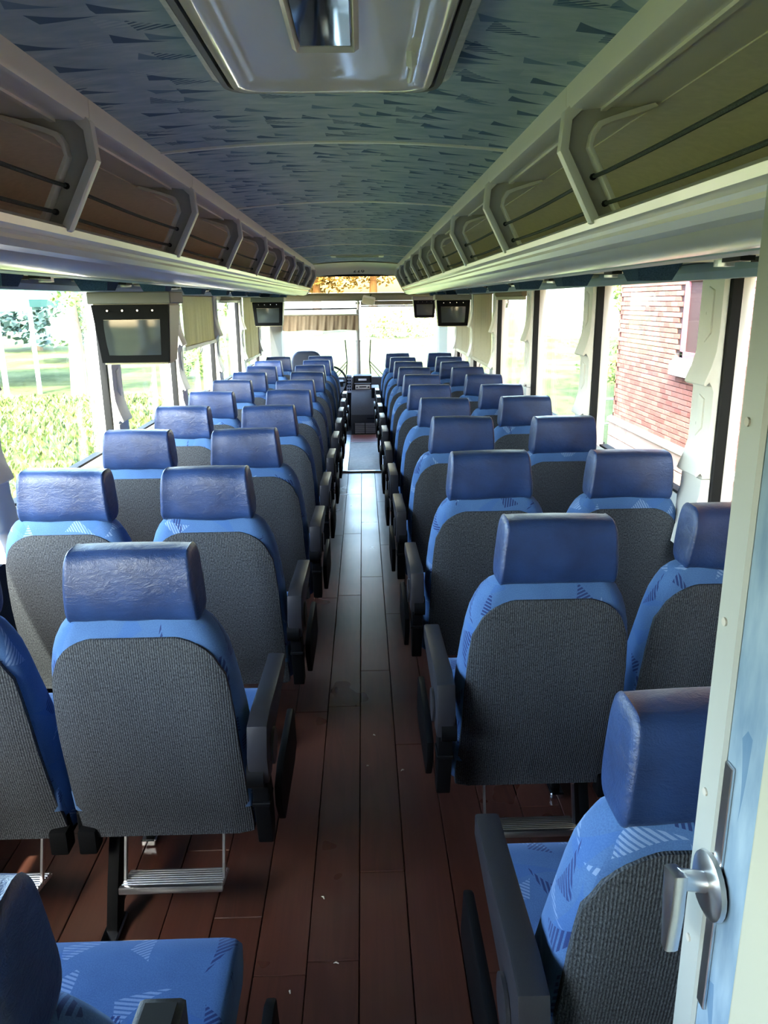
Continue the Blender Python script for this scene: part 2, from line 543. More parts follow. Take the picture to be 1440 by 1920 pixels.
# ------------------------------------------------------------------ ceiling
CX = -.065
def cz(x): return 1.982 - .030 * ((x - CX) / .52) ** 2
ce = tag(empty('ceiling'), kind='structure')
SEAM0, SP = 2.355, 1.345
seams = [SEAM0 + SP * k for k in range(-3, 6)]
xs = [CX + .52 * (i / 10 - 1) for i in range(21)]
HX0, HX1, HY0, HY1 = -.276, .176, 1.02, 1.665
for y0, y1 in zip(seams, seams[1:]):
    def pan(bm):
        def seg(xa, xb, ya, yb):
            q = [x for x in xs if xa < x < xb]; q = [xa] + q + [xb]
            strip(bm, [(x, cz(x)) for x in q], ya, yb, .02)
        if y0 < HY0 < y1:
            a, b = HX0 + .02, HX1 - .02
            seg(xs[0], a, y0, y1); seg(b, xs[-1], y0, y1); seg(a, b, y0, HY0 + .02); seg(a, b, HY1 - .02, y1)
        else: seg(xs[0], xs[-1], y0, min(y1, 9.35))
    part('ceiling_panel', M['ceil'], ce, pan, 30)
for y in seams[1:-1]:
    part('seam_strip', M['trim'], ce, lambda bm: strip(bm, [(x, cz(x) - .005) for x in xs], y - .008, y + .008, .008), 30)

# roof hatch
ht = tag(empty('roof_hatch', (-.05, (HY0 + HY1) / 2, 1.97)), 'glossy beige roof hatch with a small mirror-like pane set in the patterned ceiling', 'roof hatch')
def ring2(hx0, hy0, hx1, hy1, ra, rb, za, zb, bm, n=7):
    A = rrect(hx0, -hy0, hy0, ra, n); B = rrect(hx1, -hy1, hy1, rb, n)
    return [(x, y, za) for x, y in A], [(x, y, zb) for x, y in B]
HH, HV = (HX1 - HX0) / 2, (HY1 - HY0) / 2
def rr3(h, v, ra, z): return [(x, y, z) for x, y in rrect(h, -v, v, ra, 7)]
part('sealant_edge', M['silver'], ht, lambda bm: loft(bm, [rr3(HH, HV, .06, .012), rr3(HH, HV, .06, -.012), rr3(HH - .004, HV - .004, .056, -.018), rr3(HH - .022, HV - .018, .05, -.020), rr3(HH - .022, HV - .018, .05, .012)], False), 40)
part('gasket', M['gasket'], ht, lambda bm: loft(bm, [rr3(HH - .019, HV - .014, .052, .01), rr3(HH - .019, HV - .014, .052, -.028), rr3(HH - .024, HV - .02, .048, -.034), rr3(HH - .034, HV - .034, .04, -.034), rr3(HH - .036, HV - .036, .04, .0)], False), 40)
def lid(bm):
    loft(bm, [rr3(HH - .03, HV - .03, .045, .02), rr3(HH - .034, HV - .034, .045, -.026), rr3(HH - .045, HV - .045, .04, -.040), rr3(HH - .07, HV - .075, .035, -.043), rr3(HH - .085, HV - .10, .03, -.036), rr3(HH - .10, HV - .13, .03, -.034)], True)
part('lid', M['lid'], ht, lid, 60)
hp = part('handle_recess', M['lid'], ht, lambda bm: loft(bm, [rr3(.052, .17, .006, -.02), rr3(.052, .17, .006, -.040), rr3(.045, .163, .004, -.046), rr3(.041, .155, .004, -.040), rr3(.041, .155, .004, -.03)], True), 40, (.0, -.155, 0))
part('mirror_pane', M['mirror'], hp, lambda bm: box(bm, -.039, .039, -.15, .15, -.041, -.0405), 0)
part('latch_tab', M['white'], hp, lambda bm: tube(bm, [(.135, .20, -.03), (.137, .205, -.05), (.139, .225, -.052), (.138, .29, -.055)], [.008, .01, .003, .004], 6), 40)
# air vent slot near the front
av = tag(empty('ceiling_vent', (-.04, 7.95, cz(-.04))), 'long slim vent slot with a cream frame in the ceiling near the front', 'vent')
part('vent_frame', M['cream'], av, lambda bm: prism(bm, rrect(.26, -.14, .14, .03), 'z', -.014, -.001, .004), 40)
part('vent_slot', M['rubber'], av, lambda bm: prism(bm, rrect(.21, -.10, .10, .03), 'z', -.0155, -.008), 40)

# ------------------------------------------------------------------ luggage racks
RC = -.07
def rack(side):
    sgn = 1 if side == 'right' else -1
    X = (lambda x: x) if sgn > 0 else (lambda x: mx(x, RC))
    d0 = 1.69 if sgn > 0 else 1.76
    lab = ('open luggage rack with elastic cords above the windows facing the brick building' if sgn > 0 else
           'open luggage rack with elastic cords above the windows facing the lawn and canopy')
    root = tag(empty('luggage_rack', (X(.7), 4.5, 1.66)), lab, 'luggage rack', 'luggage racks along the ceiling')
    def pt(name, m, fn, smooth=40, parent=None):
        me = mk(name, fn, smooth)
        o = link(name, me, m, parent or root)
        if parent is None: o.location = -root.location
        return o
    ya, yb = (.74 if sgn > 0 else -.6), 9.70
    divs = [d0 + k for k in range(-2, 9) if ya < d0 + k]
    divs[-1] = yb - .02
    # lower rail: a moulded aluminium nose
    prof = [(.488, 1.712), (.478, 1.704), (.482, 1.690), (.500, 1.683), (.503, 1.676), (.500, 1.668), (.506, 1.655), (.520, 1.648), (.524, 1.642), (.532, 1.632), (.552, 1.622), (.575, 1.618), (.600, 1.622), (.615, 1.634), (.62, 1.66), (.60, 1.712)]
    pt('rail', M['rail'], lambda bm: prism(bm, [(X(x), z) for x, z in prof], 'y', ya, yb), 28)
    fl_ = [(.50, 1.706), (.50, 1.712), (.95, 1.722), (.95, 1.716)]
    pt('shelf', M['tan'], lambda bm: prism(bm, [(X(x), z) for x, z in fl_], 'y', ya, yb), 0)
    bk = [(.60, 1.712), (.80, 1.735), (.92, 1.78), (.93, 1.84), (.80, 1.90), (.60, 1.922), (.60, 1.93), (.95, 1.92), (.95, 1.70)]
    pt('back_panel', M['tan'], lambda bm: prism(bm, [(X(x), z) for x, z in bk], 'y', ya, yb), 50)
    edges = [ya] + divs if divs[0] > ya + .05 else divs
    for a, b in zip(edges, edges[1:]):
        tp = [(.414, 1.957), (.4155, 1.922), (.419, 1.913), (.428, 1.910), (.484, 1.917), (.484, 1.911), (.496, 1.911), (.496, 1.918), (.56, 1.919), (.61, 1.926), (.61, 1.96)]
        pt('top_panel', M['rack'], lambda bm: prism(bm, [(X(x), z) for x, z in tp], 'y', a + .0015, b - .0015), 30)
    for yd in divs:
        # divider plate with a raised rim towards the aisle
        rim_o = [(.4165, 1.918), (.408, 1.909), (.402, 1.836), (.474, 1.700), (.484, 1.696)]
        rim_i = [(.497, 1.706), (.489, 1.711), (.420, 1.840), (.4245, 1.893), (.447, 1.914)]
        dv = pt('divider', M['rack'], lambda bm: prism(bm, [(X(x), z) for x, z in rim_o + rim_i], 'y', yd - .022, yd + .008, .003), 30)
        web = [(.412, 1.905), (.408, 1.838), (.478, 1.702), (.53, 1.708), (.520, 1.722), (.458, 1.842), (.462, 1.868), (.474, 1.888), (.50, 1.897), (.56, 1.915), (.585, 1.921), (.60, 1.928), (.43, 1.92)]
        wb = pt('divider_web', M['rackdark'], lambda bm: prism(bm, [(X(x), z) for x, z in web], 'y', yd - .004, yd + .004, .0015), 30, dv)
        lip = [(.535, 1.706), (.520, 1.722), (.458, 1.842), (.462, 1.868), (.474, 1.888), (.50, 1.897), (.56, 1.915), (.585, 1.921), (.592, 1.915), (.565, 1.905), (.505, 1.888), (.483, 1.879), (.470, 1.862), (.466, 1.844), (.528, 1.728), (.548, 1.71)]
        pt('divider_lip', M['rack'], lambda bm: prism(bm, [(X(x), z) for x, z in lip], 'y', yd - .03, yd + .004, .0015), 30, dv)
    allx = [(.464, 1.789), (.492, 1.738)]
    for a, b in zip([ya + .01] + divs, divs):
        for x, z in allx:
            sag = .004
            pt('elastic_cord', M['rope'], lambda bm: tube(bm, [(X(x + (.012 if i in (0, 12) else .016)), lerp(a + .003, b - .003, i / 12), z - sag * math.sin(math.pi * i / 12)) for i in range(13)], .0042, 6), 40)
            if b > a: pt('cord_knot', M['rubber'], lambda bm: tube(bm, [(X(x + .012), b - .012, z), (X(x + .012), b - .003, z)], [.006, .007], 8), 40)
    endp = [(.414, 1.957), (.402, 1.836), (.474, 1.700), (.50, 1.66), (.52, 1.632), (.575, 1.618), (.62, 1.635), (1.10, 1.64), (1.10, 1.95)]
    pt('end_cap', M['cream'], lambda bm: prism(bm, [(X(x), z) for x, z in endp], 'y', yb, yb + .05, .006), 30)
    return root
rack('right'); rack('left')

# overhead service strips: one bar with hoods, lamp lenses and speaker slots along each side
def service(side):
    X = (lambda x: x) if side == 'right' else (lambda x: mx(x, RC))
    root = tag(empty('service_strip', (X(.85), 4.5, 1.62)), 'blue-grey lamp strip with hoods under the luggage rack, ' +
               ('brick building side' if side == 'right' else 'lawn side'), 'service strip')
    off = -root.location
    y0 = .76 if side == 'right' else -.5
    part('outer_bar', M['blueplas'], root, lambda bm: prism(bm, [(X(x), z) for x, z in ((.93, 1.6385), (.925, 1.615), (.935, 1.596), (.975, 1.596), (1.02, 1.612), (1.05, 1.6385))], 'y', y0, 9.6), 30, off)
    part('inner_bar', M['blueplas'], root, lambda bm: prism(bm, [(X(x), z) for x, z in ((.635, 1.6385), (.637, 1.622), (.66, 1.618), (.68, 1.625), (.69, 1.6385))], 'y', y0, 9.6), 30, off)
    k = 0
    y = (1.36 if side == 'right' else 1.22)
    while y < 9.3:
        def hood(bm):
            a = [(X(.72), y - .075, 1.638), (X(.84), y - .075, 1.638), (X(.84), y + .075, 1.638), (X(.72), y + .075, 1.638)]
            b = [(X(.735), y - .045, 1.594), (X(.825), y - .045, 1.594), (X(.825), y + .045, 1.594), (X(.735), y + .045, 1.594)]
            loft(bm, [a, b])
        part('lamp_hood', M['bluefab'], root, hood, 0, off)
        part('lamp_panel', M['cream'], root, lambda bm: box(bm, *sorted((X(.71), X(.93))), y + .16, y + .50, 1.628, 1.6385, .003, 1), 0, off)
        for q in range(3):
            part('speaker_slot', M['rubber'], root, lambda bm: box(bm, *sorted((X(.74 + .06 * q), X(.77 + .06 * q))), y + .20, y + .28, 1.618, 1.63), 0, off)
        part('lamp_lens', M['chrome'], root, lambda bm: cyl(bm, (X(.80), y + .40, 1.63), (X(.80), y + .40, 1.614), .022, 12), 30, off)
        y += .80; k += 1
service('right'); service('left')

# ------------------------------------------------------------------ pillars, windows
def trimshape(side):
    """one window post: flat panel, blind tracks with hooked ends, foot cover, black gasket"""
    X = (lambda x: x) if side == 'right' else (lambda x: mx(x))
    def inner(z0, z1, zs):
        # inner edge of the post: runs straight, then swells into a hooked nose above each blind stop
        pts = []
        for zt, zb in zs:
            pts += [(1.093, zt), (1.094, zb + .16), (1.090, zb + .10), (1.078, zb + .05), (1.064, zb + .012), (1.060, zb), (1.066, zb - .006), (1.078, zb + .006), (1.085, zb - .004)]
        return pts
    def A(bm):  # upper and lower track mouldings, seen end-on from the aisle
        e = inner(1.625, .985, [(1.625, 1.285), (1.262, .995)])
        p = [(1.112, 1.635)] + [(1.104, 1.63)] + e + [(1.085, .983), (1.112, .983)]
        prism(bm, [(X(x), z) for x, z in p], 'y', 0, .15, .003)
    def B(bm):
        prism(bm, [(X(x), z) for x, z in ((1.112, 1.635), (1.112, .80), (1.19, .80), (1.19, 1.635))], 'y', .004, .20, .003)
    def Bx(bm):  # raised rib along the aisle face of each track
        for zt, zb in ((1.57, 1.42), (1.235, 1.12)):
            prism(bm, [(.055, zt), (.095, zt + .012), (.095, zb - .01), (.055, zb + .02)], 'x', *sorted((X(1.088), X(1.096))), .003)
    def Cc(bm):
        p = [(1.112, .981), (1.082, .981), (1.080, .93), (1.072, .90), (1.072, .84), (1.058, .80), (1.05, .74), (1.112, .74)]
        prism(bm, [(X(x), z) for x, z in p], 'y', -.002, .155, .004)
    def D(bm):
        prism(bm, [(X(x), z) for x, z in ((1.113, .80), (1.145, .80), (1.145, 1.64), (1.113, 1.64))], 'y', -.018, .003, .003)
    def S(bm):
        for z in (1.50, 1.15): cyl(bm, (X(1.0925), .10, z), (X(1.097), .10, z), .007, 8)
    return [('blind_track', mk('blind_track', A, 30), M['white']), ('post_panel', mk('post_panel', B, 30), M['white']), ('track_rib', mk('track_rib', Bx, 30), M['white']),
            ('post_foot', mk('post_foot', Cc, 30), M['white']), ('gasket', mk('gasket', D, 30), M['rubber']), ('screw', mk('screw', S, 30), M['rackdark'])]
def rr2(xr, yr, rad, n=4):
    pts = []
    for cx, cy, a0 in ((xr[1] - rad, yr[1] - rad, 0), (xr[0] + rad, yr[1] - rad, 90)):
        for k in range(n + 1):
            a = R(a0 + 90 * k / n); pts.append((cx + rad * math.cos(a), cy + rad * math.sin(a)))
    return pts + [(xr[0], yr[0]), (xr[1], yr[0])]
nt, nw = 1, 1
for side in ('right', 'left'):
    X = (lambda x: x) if side == 'right' else (lambda x: mx(x))
    parts_ = trimshape(side)
    posts = [WIN0 + WP * k for k in range(-1 if side == 'right' else -3, 6)]
    for yp in posts:
        t_ = tag(empty('trim_%d' % nt, (0, yp, 0)), kind='structure'); nt += 1
        for nm, me, m in parts_: link(nm, me, m, t_)
    for a in posts:
        b = min(a + WP, 9.35 if a > 9 else 99)
        if a > 9.1: continue
        wd = tag(empty('window_%d' % nw, (X(1.18), a + WP / 2, 1.2)), kind='structure'); nw += 1
        part('pane', M['glass'], wd, lambda bm: box(bm, -.003, .003, -WP / 2 + .01, WP / 2 - .036, -.37, .44), 0)
        part('bottom_gasket', M['rubber'], wd, lambda bm: box(bm, -.02, .02, -WP / 2 + .012, WP / 2 - .036, -.40, -.345), 0)

# blinds
def blind(side, y0, y1, zb, lab, torn=0):
    X = (lambda x: x) if side == 'right' else (lambda x: mx(x))
    root = tag(empty('window_blind', (X(1.105), (y0 + y1) / 2, 1.6)), lab, 'window blind', 'pull-down window blinds')
    W = (y1 - y0) / 2
    H = 1.6 - zb
    def cloth(bm):
        n = 60; rows = []
        for j in range(7):
            t = j / 6
            rows.append([((.012 * math.sin(i * .9) * .35 + .004 * math.sin(i * 2.3 + 1) + .006 * math.sin(i * .31)) * (.4 + .6 * t), -W + 2 * W * i / n, -H * t) for i in range(n + 1)])
        for dx in (0,):
            loft(bm, rows, False, False)
        loft(bm, [[(x + .002, y, z) for x, y, z in rw] for rw in rows], False, False)
    part('cloth', M['shade'], root, cloth, 60)
    part('bottom_bar', M['cream'], root, lambda bm: box(bm, -.012, .012, -W - .01, W + .01, -H - .018, -H + .012, .004, 1), 30)
    part('roller', M['tan2'], root, lambda bm: cyl(bm, (0, -W, .01), (0, W, .01), .018, 10), 30)
    part('pull_hook', M['mount'], root, lambda bm: tube(bm, [(0, 0, -H - .01), (-.01, 0, -H - .03), (-.012, .01, -H - .06), (-.008, .03, -H - .058), (0, .03, -H - .03)], .005, 6), 40)
    return root
blind('left', 5.39, 6.50, 1.25, 'half-lowered pale blind with creased cloth just ahead of the big monitor')
blind('left', 8.14, 9.30, .96, 'long lowered blind behind the second monitor on the lawn side')
blind('right', 6.77, 7.88, .99, 'smooth pale green-beige blind lowered far down, beside the front monitor')
blind('right', 8.14, 9.30, .99, 'striped beige blind lowered at the frontmost side window, below the monitor')
def rolled(side, y0, y1, lab):
    X = (lambda x: x) if side == 'right' else (lambda x: mx(x))
    root = tag(empty('rolled_blind', (X(1.105), (y0 + y1) / 2, 1.59)), lab, 'window blind')
    W = (y1 - y0) / 2
    part('roller', M['tan2'], root, lambda bm: cyl(bm, (0, -W, 0), (0, W, 0), .024, 12), 30)
    part('bottom_bar', M['cream'], root, lambda bm: box(bm, -.012, .012, -W, W, -.045, -.02, .004, 1), 30)
    part('pull_hook', M['steel'], root, lambda bm: tube(bm, [(0, 0, -.03), (-.02, 0, -.06), (-.022, .02, -.10), (-.012, .04, -.10), (0, .04, -.05)], .005, 6), 40)
rolled('right', 5.40, 6.48, 'rolled-up blind with a hanging metal hook over the window behind the long green-beige blind')
rolled('left', 6.77, 7.90, 'rolled-up blind with a small hook between the two lowered blinds')

# ------------------------------------------------------------------ seats
zr = [.285, .33, .40, .48, .56, .64, .72, .78, .82, .85, .875, .893, .902]
hw = smoothtab([(.285, .226), (.33, .225), (.40, .222), (.48, .219), (.56, .217), (.64, .214), (.72, .208), (.78, .200), (.82, .191), (.85, .180), (.875, .166), (.893, .150), (.902, .132)])
yr_ = smoothtab([(.285, .125), (.40, .085), (.56, .045), (.72, .018), (.85, .004), (.902, .012)])
th = smoothtab([(.285, .13), (.40, .155), (.50, .165), (.60, .150), (.72, .125), (.82, .115), (.87, .10), (.902, .07)])
def back_me(bm):
    rings = []
    for z in zr:
        h, y, t = hw(z), yr_(z), th(z)
        rad = min(.05, t * .45)
        ring = rrect(h, y, y + t, rad, 5)
        rings.append([(px, py, z) for px, py in ring])
    loft(bm, rings)
def panel_me(bm):
    def bw(z):   # carpet panel half width with rounded shoulders
        base = min(hw(z) - .014, .212)
        if z > .765: base = min(base, .180 - .105 * (1 - math.sqrt(max(0, 1 - ((z - .765) / .094) ** 2))))
        return base
    zs = [.272, .30, .36, .42, .48, .54, .60, .66, .72, .76, .79, .81, .828, .84, .85, .856, .858]
    def yy(z, x):
        h = hw(z); e = max(0, abs(x) - (h - .05)) / .05
        return yr_(z) + .05 * (1 - math.sqrt(max(0, 1 - min(1, e) ** 2))) * .75
    g = []
    for k in (0, 1):
        rows = []
        for z in zs:
            b = bw(z)
            rows.append([(b * (i / 6 - 1), yy(z, b * (i / 6 - 1)) - (.007 if k == 0 else -.02), z) for i in range(13)])
        g.append(rows)
    A = [[bm.verts.new(p) for p in rw] for rw in g[0]]; B = [[bm.verts.new(p) for p in rw] for rw in g[1]]
    for Q in (A, B):
        for a, b in zip(Q, Q[1:]):
            for i in range(12): bm.faces.new((a[i], a[i + 1], b[i + 1], b[i]))
    bord = lambda Q: [q for q in Q[0]] + [rw[-1] for rw in Q[1:]] + [q for q in reversed(Q[-1][:-1])] + [rw[0] for rw in reversed(Q[1:-1])]
    a, b = bord(A), bord(B)
    for i in range(len(a)): bm.faces.new((a[i], a[(i + 1) % len(a)], b[(i + 1) % len(a)], b[i]))
def head_me(seed):
    rnd = random.Random(seed)
    ph = [rnd.uniform(0, 6) for _ in range(4)]
    def fn(bm):
        prof = []
        N = 28
        for k in range(N):
            a = 2 * math.pi * k / N
            c, s = math.cos(a), math.sin(a)
            e = .52
            y = .055 * math.copysign(abs(c) ** e, c); z = .090 * math.copysign(abs(s) ** e, s)
            y += .012 * (z / .09) * -.2 + .006
            prof.append((y, z))
        rings = []
        for x, s, flat in ((-.146, .70, 0), (-.1445, .86, 0), (-.140, .97, 0), (-.136, 1.0, 0), (-.132, .985, 0), (-.10, 1.0, 0), (-.05, 1.012, 0), (0, 1.018, 0), (.05, 1.012, 0), (.10, 1.0, 0), (.132, .985, 0), (.136, 1.0, 0), (.140, .97, 0), (.1445, .86, 0), (.146, .70, 0)):
            rg = []
            for (y, z) in prof:
                wob = .0022 * math.sin(28 * x + ph[0] + 30 * z) + .0015 * math.sin(55 * z + ph[1]) + .0015 * math.sin(60 * x + ph[2])
                taper = 1 - .045 * (z / .09) if abs(x) > 0 else 1
                yy = y * s + (wob if y < 0 else 0)
                zz = z * s
                rg.append((x * taper * .95, .045 + yy + .010 * (-zz / .09) * -1 * .4, .972 + zz * .90 + (.003 * math.sin(20 * x + ph[3]) if z < -.05 else 0)))
            rings.append(rg)
        loft(bm, rings)
    return fn
def cushion_me(bm):
    prof = [(.10, .36), (.09, .42), (.13, .455), (.25, .452), (.40, .462), (.48, .465), (.53, .452), (.555, .42), (.55, .37), (.53, .345), (.30, .335), (.13, .335)]
    rings = []
    cyy = .32; czz = .40
    for x, s in ((-.216, .80), (-.214, .90), (-.208, .965), (-.19, 1.0), (-.10, 1.0), (0, .995), (.10, 1.0), (.19, 1.0), (.208, .965), (.214, .90), (.216, .80)):
        rings.append([(x, cyy + (y - cyy) * (1 - (1 - s) * .18), czz + (z - czz) * s) for y, z in prof])
    loft(bm, rings)

SEP = .462
heads = [mk('headrest', head_me(k), 50) for k in range(5)]
ME = dict(back=mk('backrest', back_me, 60), panel=mk('back_panel', panel_me, 50), cush=mk('seat_cushion', cushion_me, 60))
def armrest_parts(s):
    a = .232
    def pad(bm):
        prism(bm, [(.395, .628), (.395, .585), (.30, .575), (.10, .555), (.035, .50), (-.015, .505), (-.03, .575), (-.01, .645), (.06, .652), (.20, .640)], 'x', *sorted((s * (-a), s * (-a - .046))), .006)
    def piv(bm):
        cyl(bm, (s * (-a + .004), .005, .520), (s * (-a - .034), .005, .520), .034, 18)
    def pivb(bm):
        cyl(bm, (s * (-a - .047), .06, .555), (s * (-a - .053), .06, .555), .042, 18)
    def brk(bm):
        prism(bm, [(-.005, .50), (.05, .50), (.075, .44), (.085, .31), (.035, .31), (-.0, .44)], 'x', *sorted((s * (-a - .004), s * (-a - .040))), .004)
        box(bm, *sorted((s * (-a - .002), s * (-a - .044))), -.008, .055, .437, .447, .002, 1)
    def skirt(bm):
        prism(bm, [(.375, .47), (.40, .455), (.43, .33), (.36, .315), (.10, .325), (.05, .40), (.05, .45), (.12, .475)], 'x', *sorted((s * (-a - .046), s * (-a - .064))), .005)
    return [('armrest', mk('armrest', pad, 35), M['arm'], [('pivot_knuckle', mk('pivot_knuckle', piv, 35), M['black']), ('pivot_cap', mk('pivot_cap', pivb, 35), M['arm'])]),
            ('armrest_bracket', mk('armrest_bracket', brk, 35), M['black'], []), ('side_skirt', mk('side_skirt', skirt, 35), M['black'], [])]
ARM = {s: armrest_parts(s) for s in (1, -1)}
def footrest_me(up):
    # two bent flat bars and a ribbed tread, hung under the shell
    if not up: pth = [(.16, .32), (.155, .27), (.175, .235), (.135, .13)]
    else: pth = [(.18, .30), (.215, .285), (.235, .275), (.245, .34)]
    (y1, z1), (y2, z2) = pth[-2], pth[-1]
    def bars(bm):
        for x in (0,):
            for (a, b) in zip(pth, pth[1:]):
                prism(bm, [(a[0] - .008, a[1]), (a[0] + .008, a[1] + .002), (b[0] + .008, b[1]), (b[0] - .008, b[1] - .002)], 'x', x - .003, x + .003)
    def tread(bm):
        if not up:
            ang = R(14)
            mt = Matrix.Translation((0, y2 + .01, z2 - .005)) @ Matrix.Rotation(-ang, 4, 'X')
            for k in range(7): box(bm, -.128, .128, -.040 + k * .0115, -.031 + k * .0115, -.006, .004, .002, 1, mt)
            box(bm, -.128, .128, -.052, .046, -.010, -.004, 0, 1, mt)
            box(bm, -.130, .130, -.058, -.042, -.014, .004, .004, 2, mt)
        else:
            mt = Matrix.Translation((0, y2, z2 - .03))
            for k in range(5): box(bm, -.128, .128, -.004, .004, -.035 + k * .0145, -.024 + k * .0145, .002, 1, mt)
            box(bm, -.128, .128, -.001, .008, -.04, .04, 0, 1, mt)
            box(bm, -.130, .130, -.010, .010, .034, .046, .004, 2, mt)
    return mk('footrest_arm', bars, 30), mk('footrest', tread, 30)
FOOT = {b: footrest_me(b) for b in (False, True)}
def frame_me(s):
    def fn(bm):
        box(bm, *sorted((s * -.20, s * (SEP + .20))), .16, .20, .275, .335, .004, 1)
        box(bm, *sorted((s * -.20, s * (SEP + .20))), .42, .46, .285, .335, .004, 1)
        for x in (-.19, -.02 + SEP / 2, .03 + SEP / 2, SEP + .19): box(bm, s * x - .016, s * x + .016, .13, .48, .265, .335, .004, 1)
        for x in (SEP / 2 - .035, SEP / 2 + .035): box(bm, s * x - .022, s * x + .022, .10, .15, .235, .30, .006, 2)
    return mk('seat_frame', fn, 30)
def leg_me(s):
    def fn(bm):
        x = s * .155
        prism(bm, [(.20, .29), (.27, .29), (.18, .10), (.14, .02), (.08, .02), (.12, .12)], 'x', x - .014, x + .014, .003)
        prism(bm, [(.40, .29), (.46, .29), (.50, .02), (.45, .02)], 'x', x - .014, x + .014, .003)
    def foot(bm):
        x = s * .155
        box(bm, x - .022, x + .022, -.06, .06, .0, .022, .004, 1)
    return mk('leg', fn, 30), mk('foot_plate', foot, 30)
FRM = {s: frame_me(s) for s in (1, -1)}
LEG = {s: leg_me(s) for s in (1, -1)}
words = ['', 'second', 'third', 'fourth', 'fifth', 'sixth', 'seventh', 'eighth', 'ninth', 'tenth']
def seat(s, x, y, z, label, group, up=False, k=0, aisle_dy=0.0, arm_up=0, recline=0, wdx=0, wdy=0):
    root = tag(empty('double_coach_seat', (x, y, z)), label, 'seat', group)
    for j in (0, 1):
        xx = s * (SEP + wdx) * j
        dy = wdy * j
        b = link('backrest', ME['back'], M['velour'], root, (xx, dy, 0))
        if recline:
            q = Matrix.Rotation(R(recline), 3, 'X'); pv = Vector((0, .15, .36))
            b.rotation_euler = (R(recline), 0, 0); b.location = Vector((xx, dy, 0)) + pv - q @ pv
        link('back_panel', ME['panel'], M['cord'], b)
        link('headrest', heads[(k * 2 + j) % 5], M['vinyl'], b, (random.uniform(-.004, .004), 0, random.uniform(-.004, .004)), (0, R(random.uniform(-1.2, 1.2)), 0))
        link('seat_cushion', ME['cush'], M['velour'], root, (xx, 0, 0))
        fm, tm = FOOT[up]
        fo = link('footrest', tm, M['chrome'], root, (xx, 0, 0))
        for q_ in (-.125, .125): link('footrest_arm', fm, M['chrome'], fo, (q_, 0, 0))
    for nm, me, m, subs in ARM[s]:
        o = link(nm, me, m, root)
        if arm_up and nm == 'armrest':
            q = Matrix.Rotation(R(arm_up), 3, 'X'); pv = Vector((0, .005, .52))
            o.rotation_euler = (R(arm_up), 0, 0); o.location = pv - q @ pv
            part('arm_slot', M['rubber'], o, lambda bm: box(bm, *sorted((s * -.240, s * -.270)), .36, .397, .592, .6285), 0)
        for n2, me2, m2 in subs: link(n2, me2, m2, o)
    link('seat_frame', FRM[s], M['black'], root)
    lg = link('leg', LEG[s][0], M['black'], root)
    for q_ in (.09, .48): link('foot_plate', LEG[s][1], M['steel'], lg, (0, q_, 0))
    return root
GR, GL = 'double seats on the brick building side of the aisle', 'double seats on the lawn side of the aisle'
def rowlab(k, side):
    where = 'brick building side' if side > 0 else 'lawn side'
    if k == 0:
        return ('rearmost blue double seat beside the lavatory door with chrome handle' if side > 0 else
                'rearmost blue double seat opposite the lavatory door, only its patterned cushion in view')
    if k == 1: return 'large blue double seat with bright footrests, second row from the rear, ' + where
    if k < 6: return 'blue double seat in the %s row from the rear, %s' % (words[k], where)
    if k == 10: return 'frontmost blue double seat, %s, nearest the windshield' % where
    return 'blue double seat in the %s row from the windshield, %s' % (words[10 - k], where)
for k in range(11):
    y = 1.70 + .80 * (k - 1); x = .443 if k == 1 else (.47 if k == 0 else (.428 if k == 2 else .412))
    if k == 0: y = .83
    seat(1, x, y, fz(y), rowlab(k, 1), GR, up=(k in (2, 4, 7)), k=k, wdx=.015 if k == 1 else (-.02 if k == 0 else 0), wdy=.08 if k == 1 else 0)
    y = 1.53 + .78 * (k - 1); x = -.505 if k <= 1 else (-.488 if k == 2 else -.468)
    if k == 0: x, y = -.455, .605
    seat(-1, x, y, fz(y), rowlab(k, -1), GL, up=(k in (4, 6)), k=k + 2, arm_up=84 if k == 0 else 0, recline=7 if k == 0 else 0)

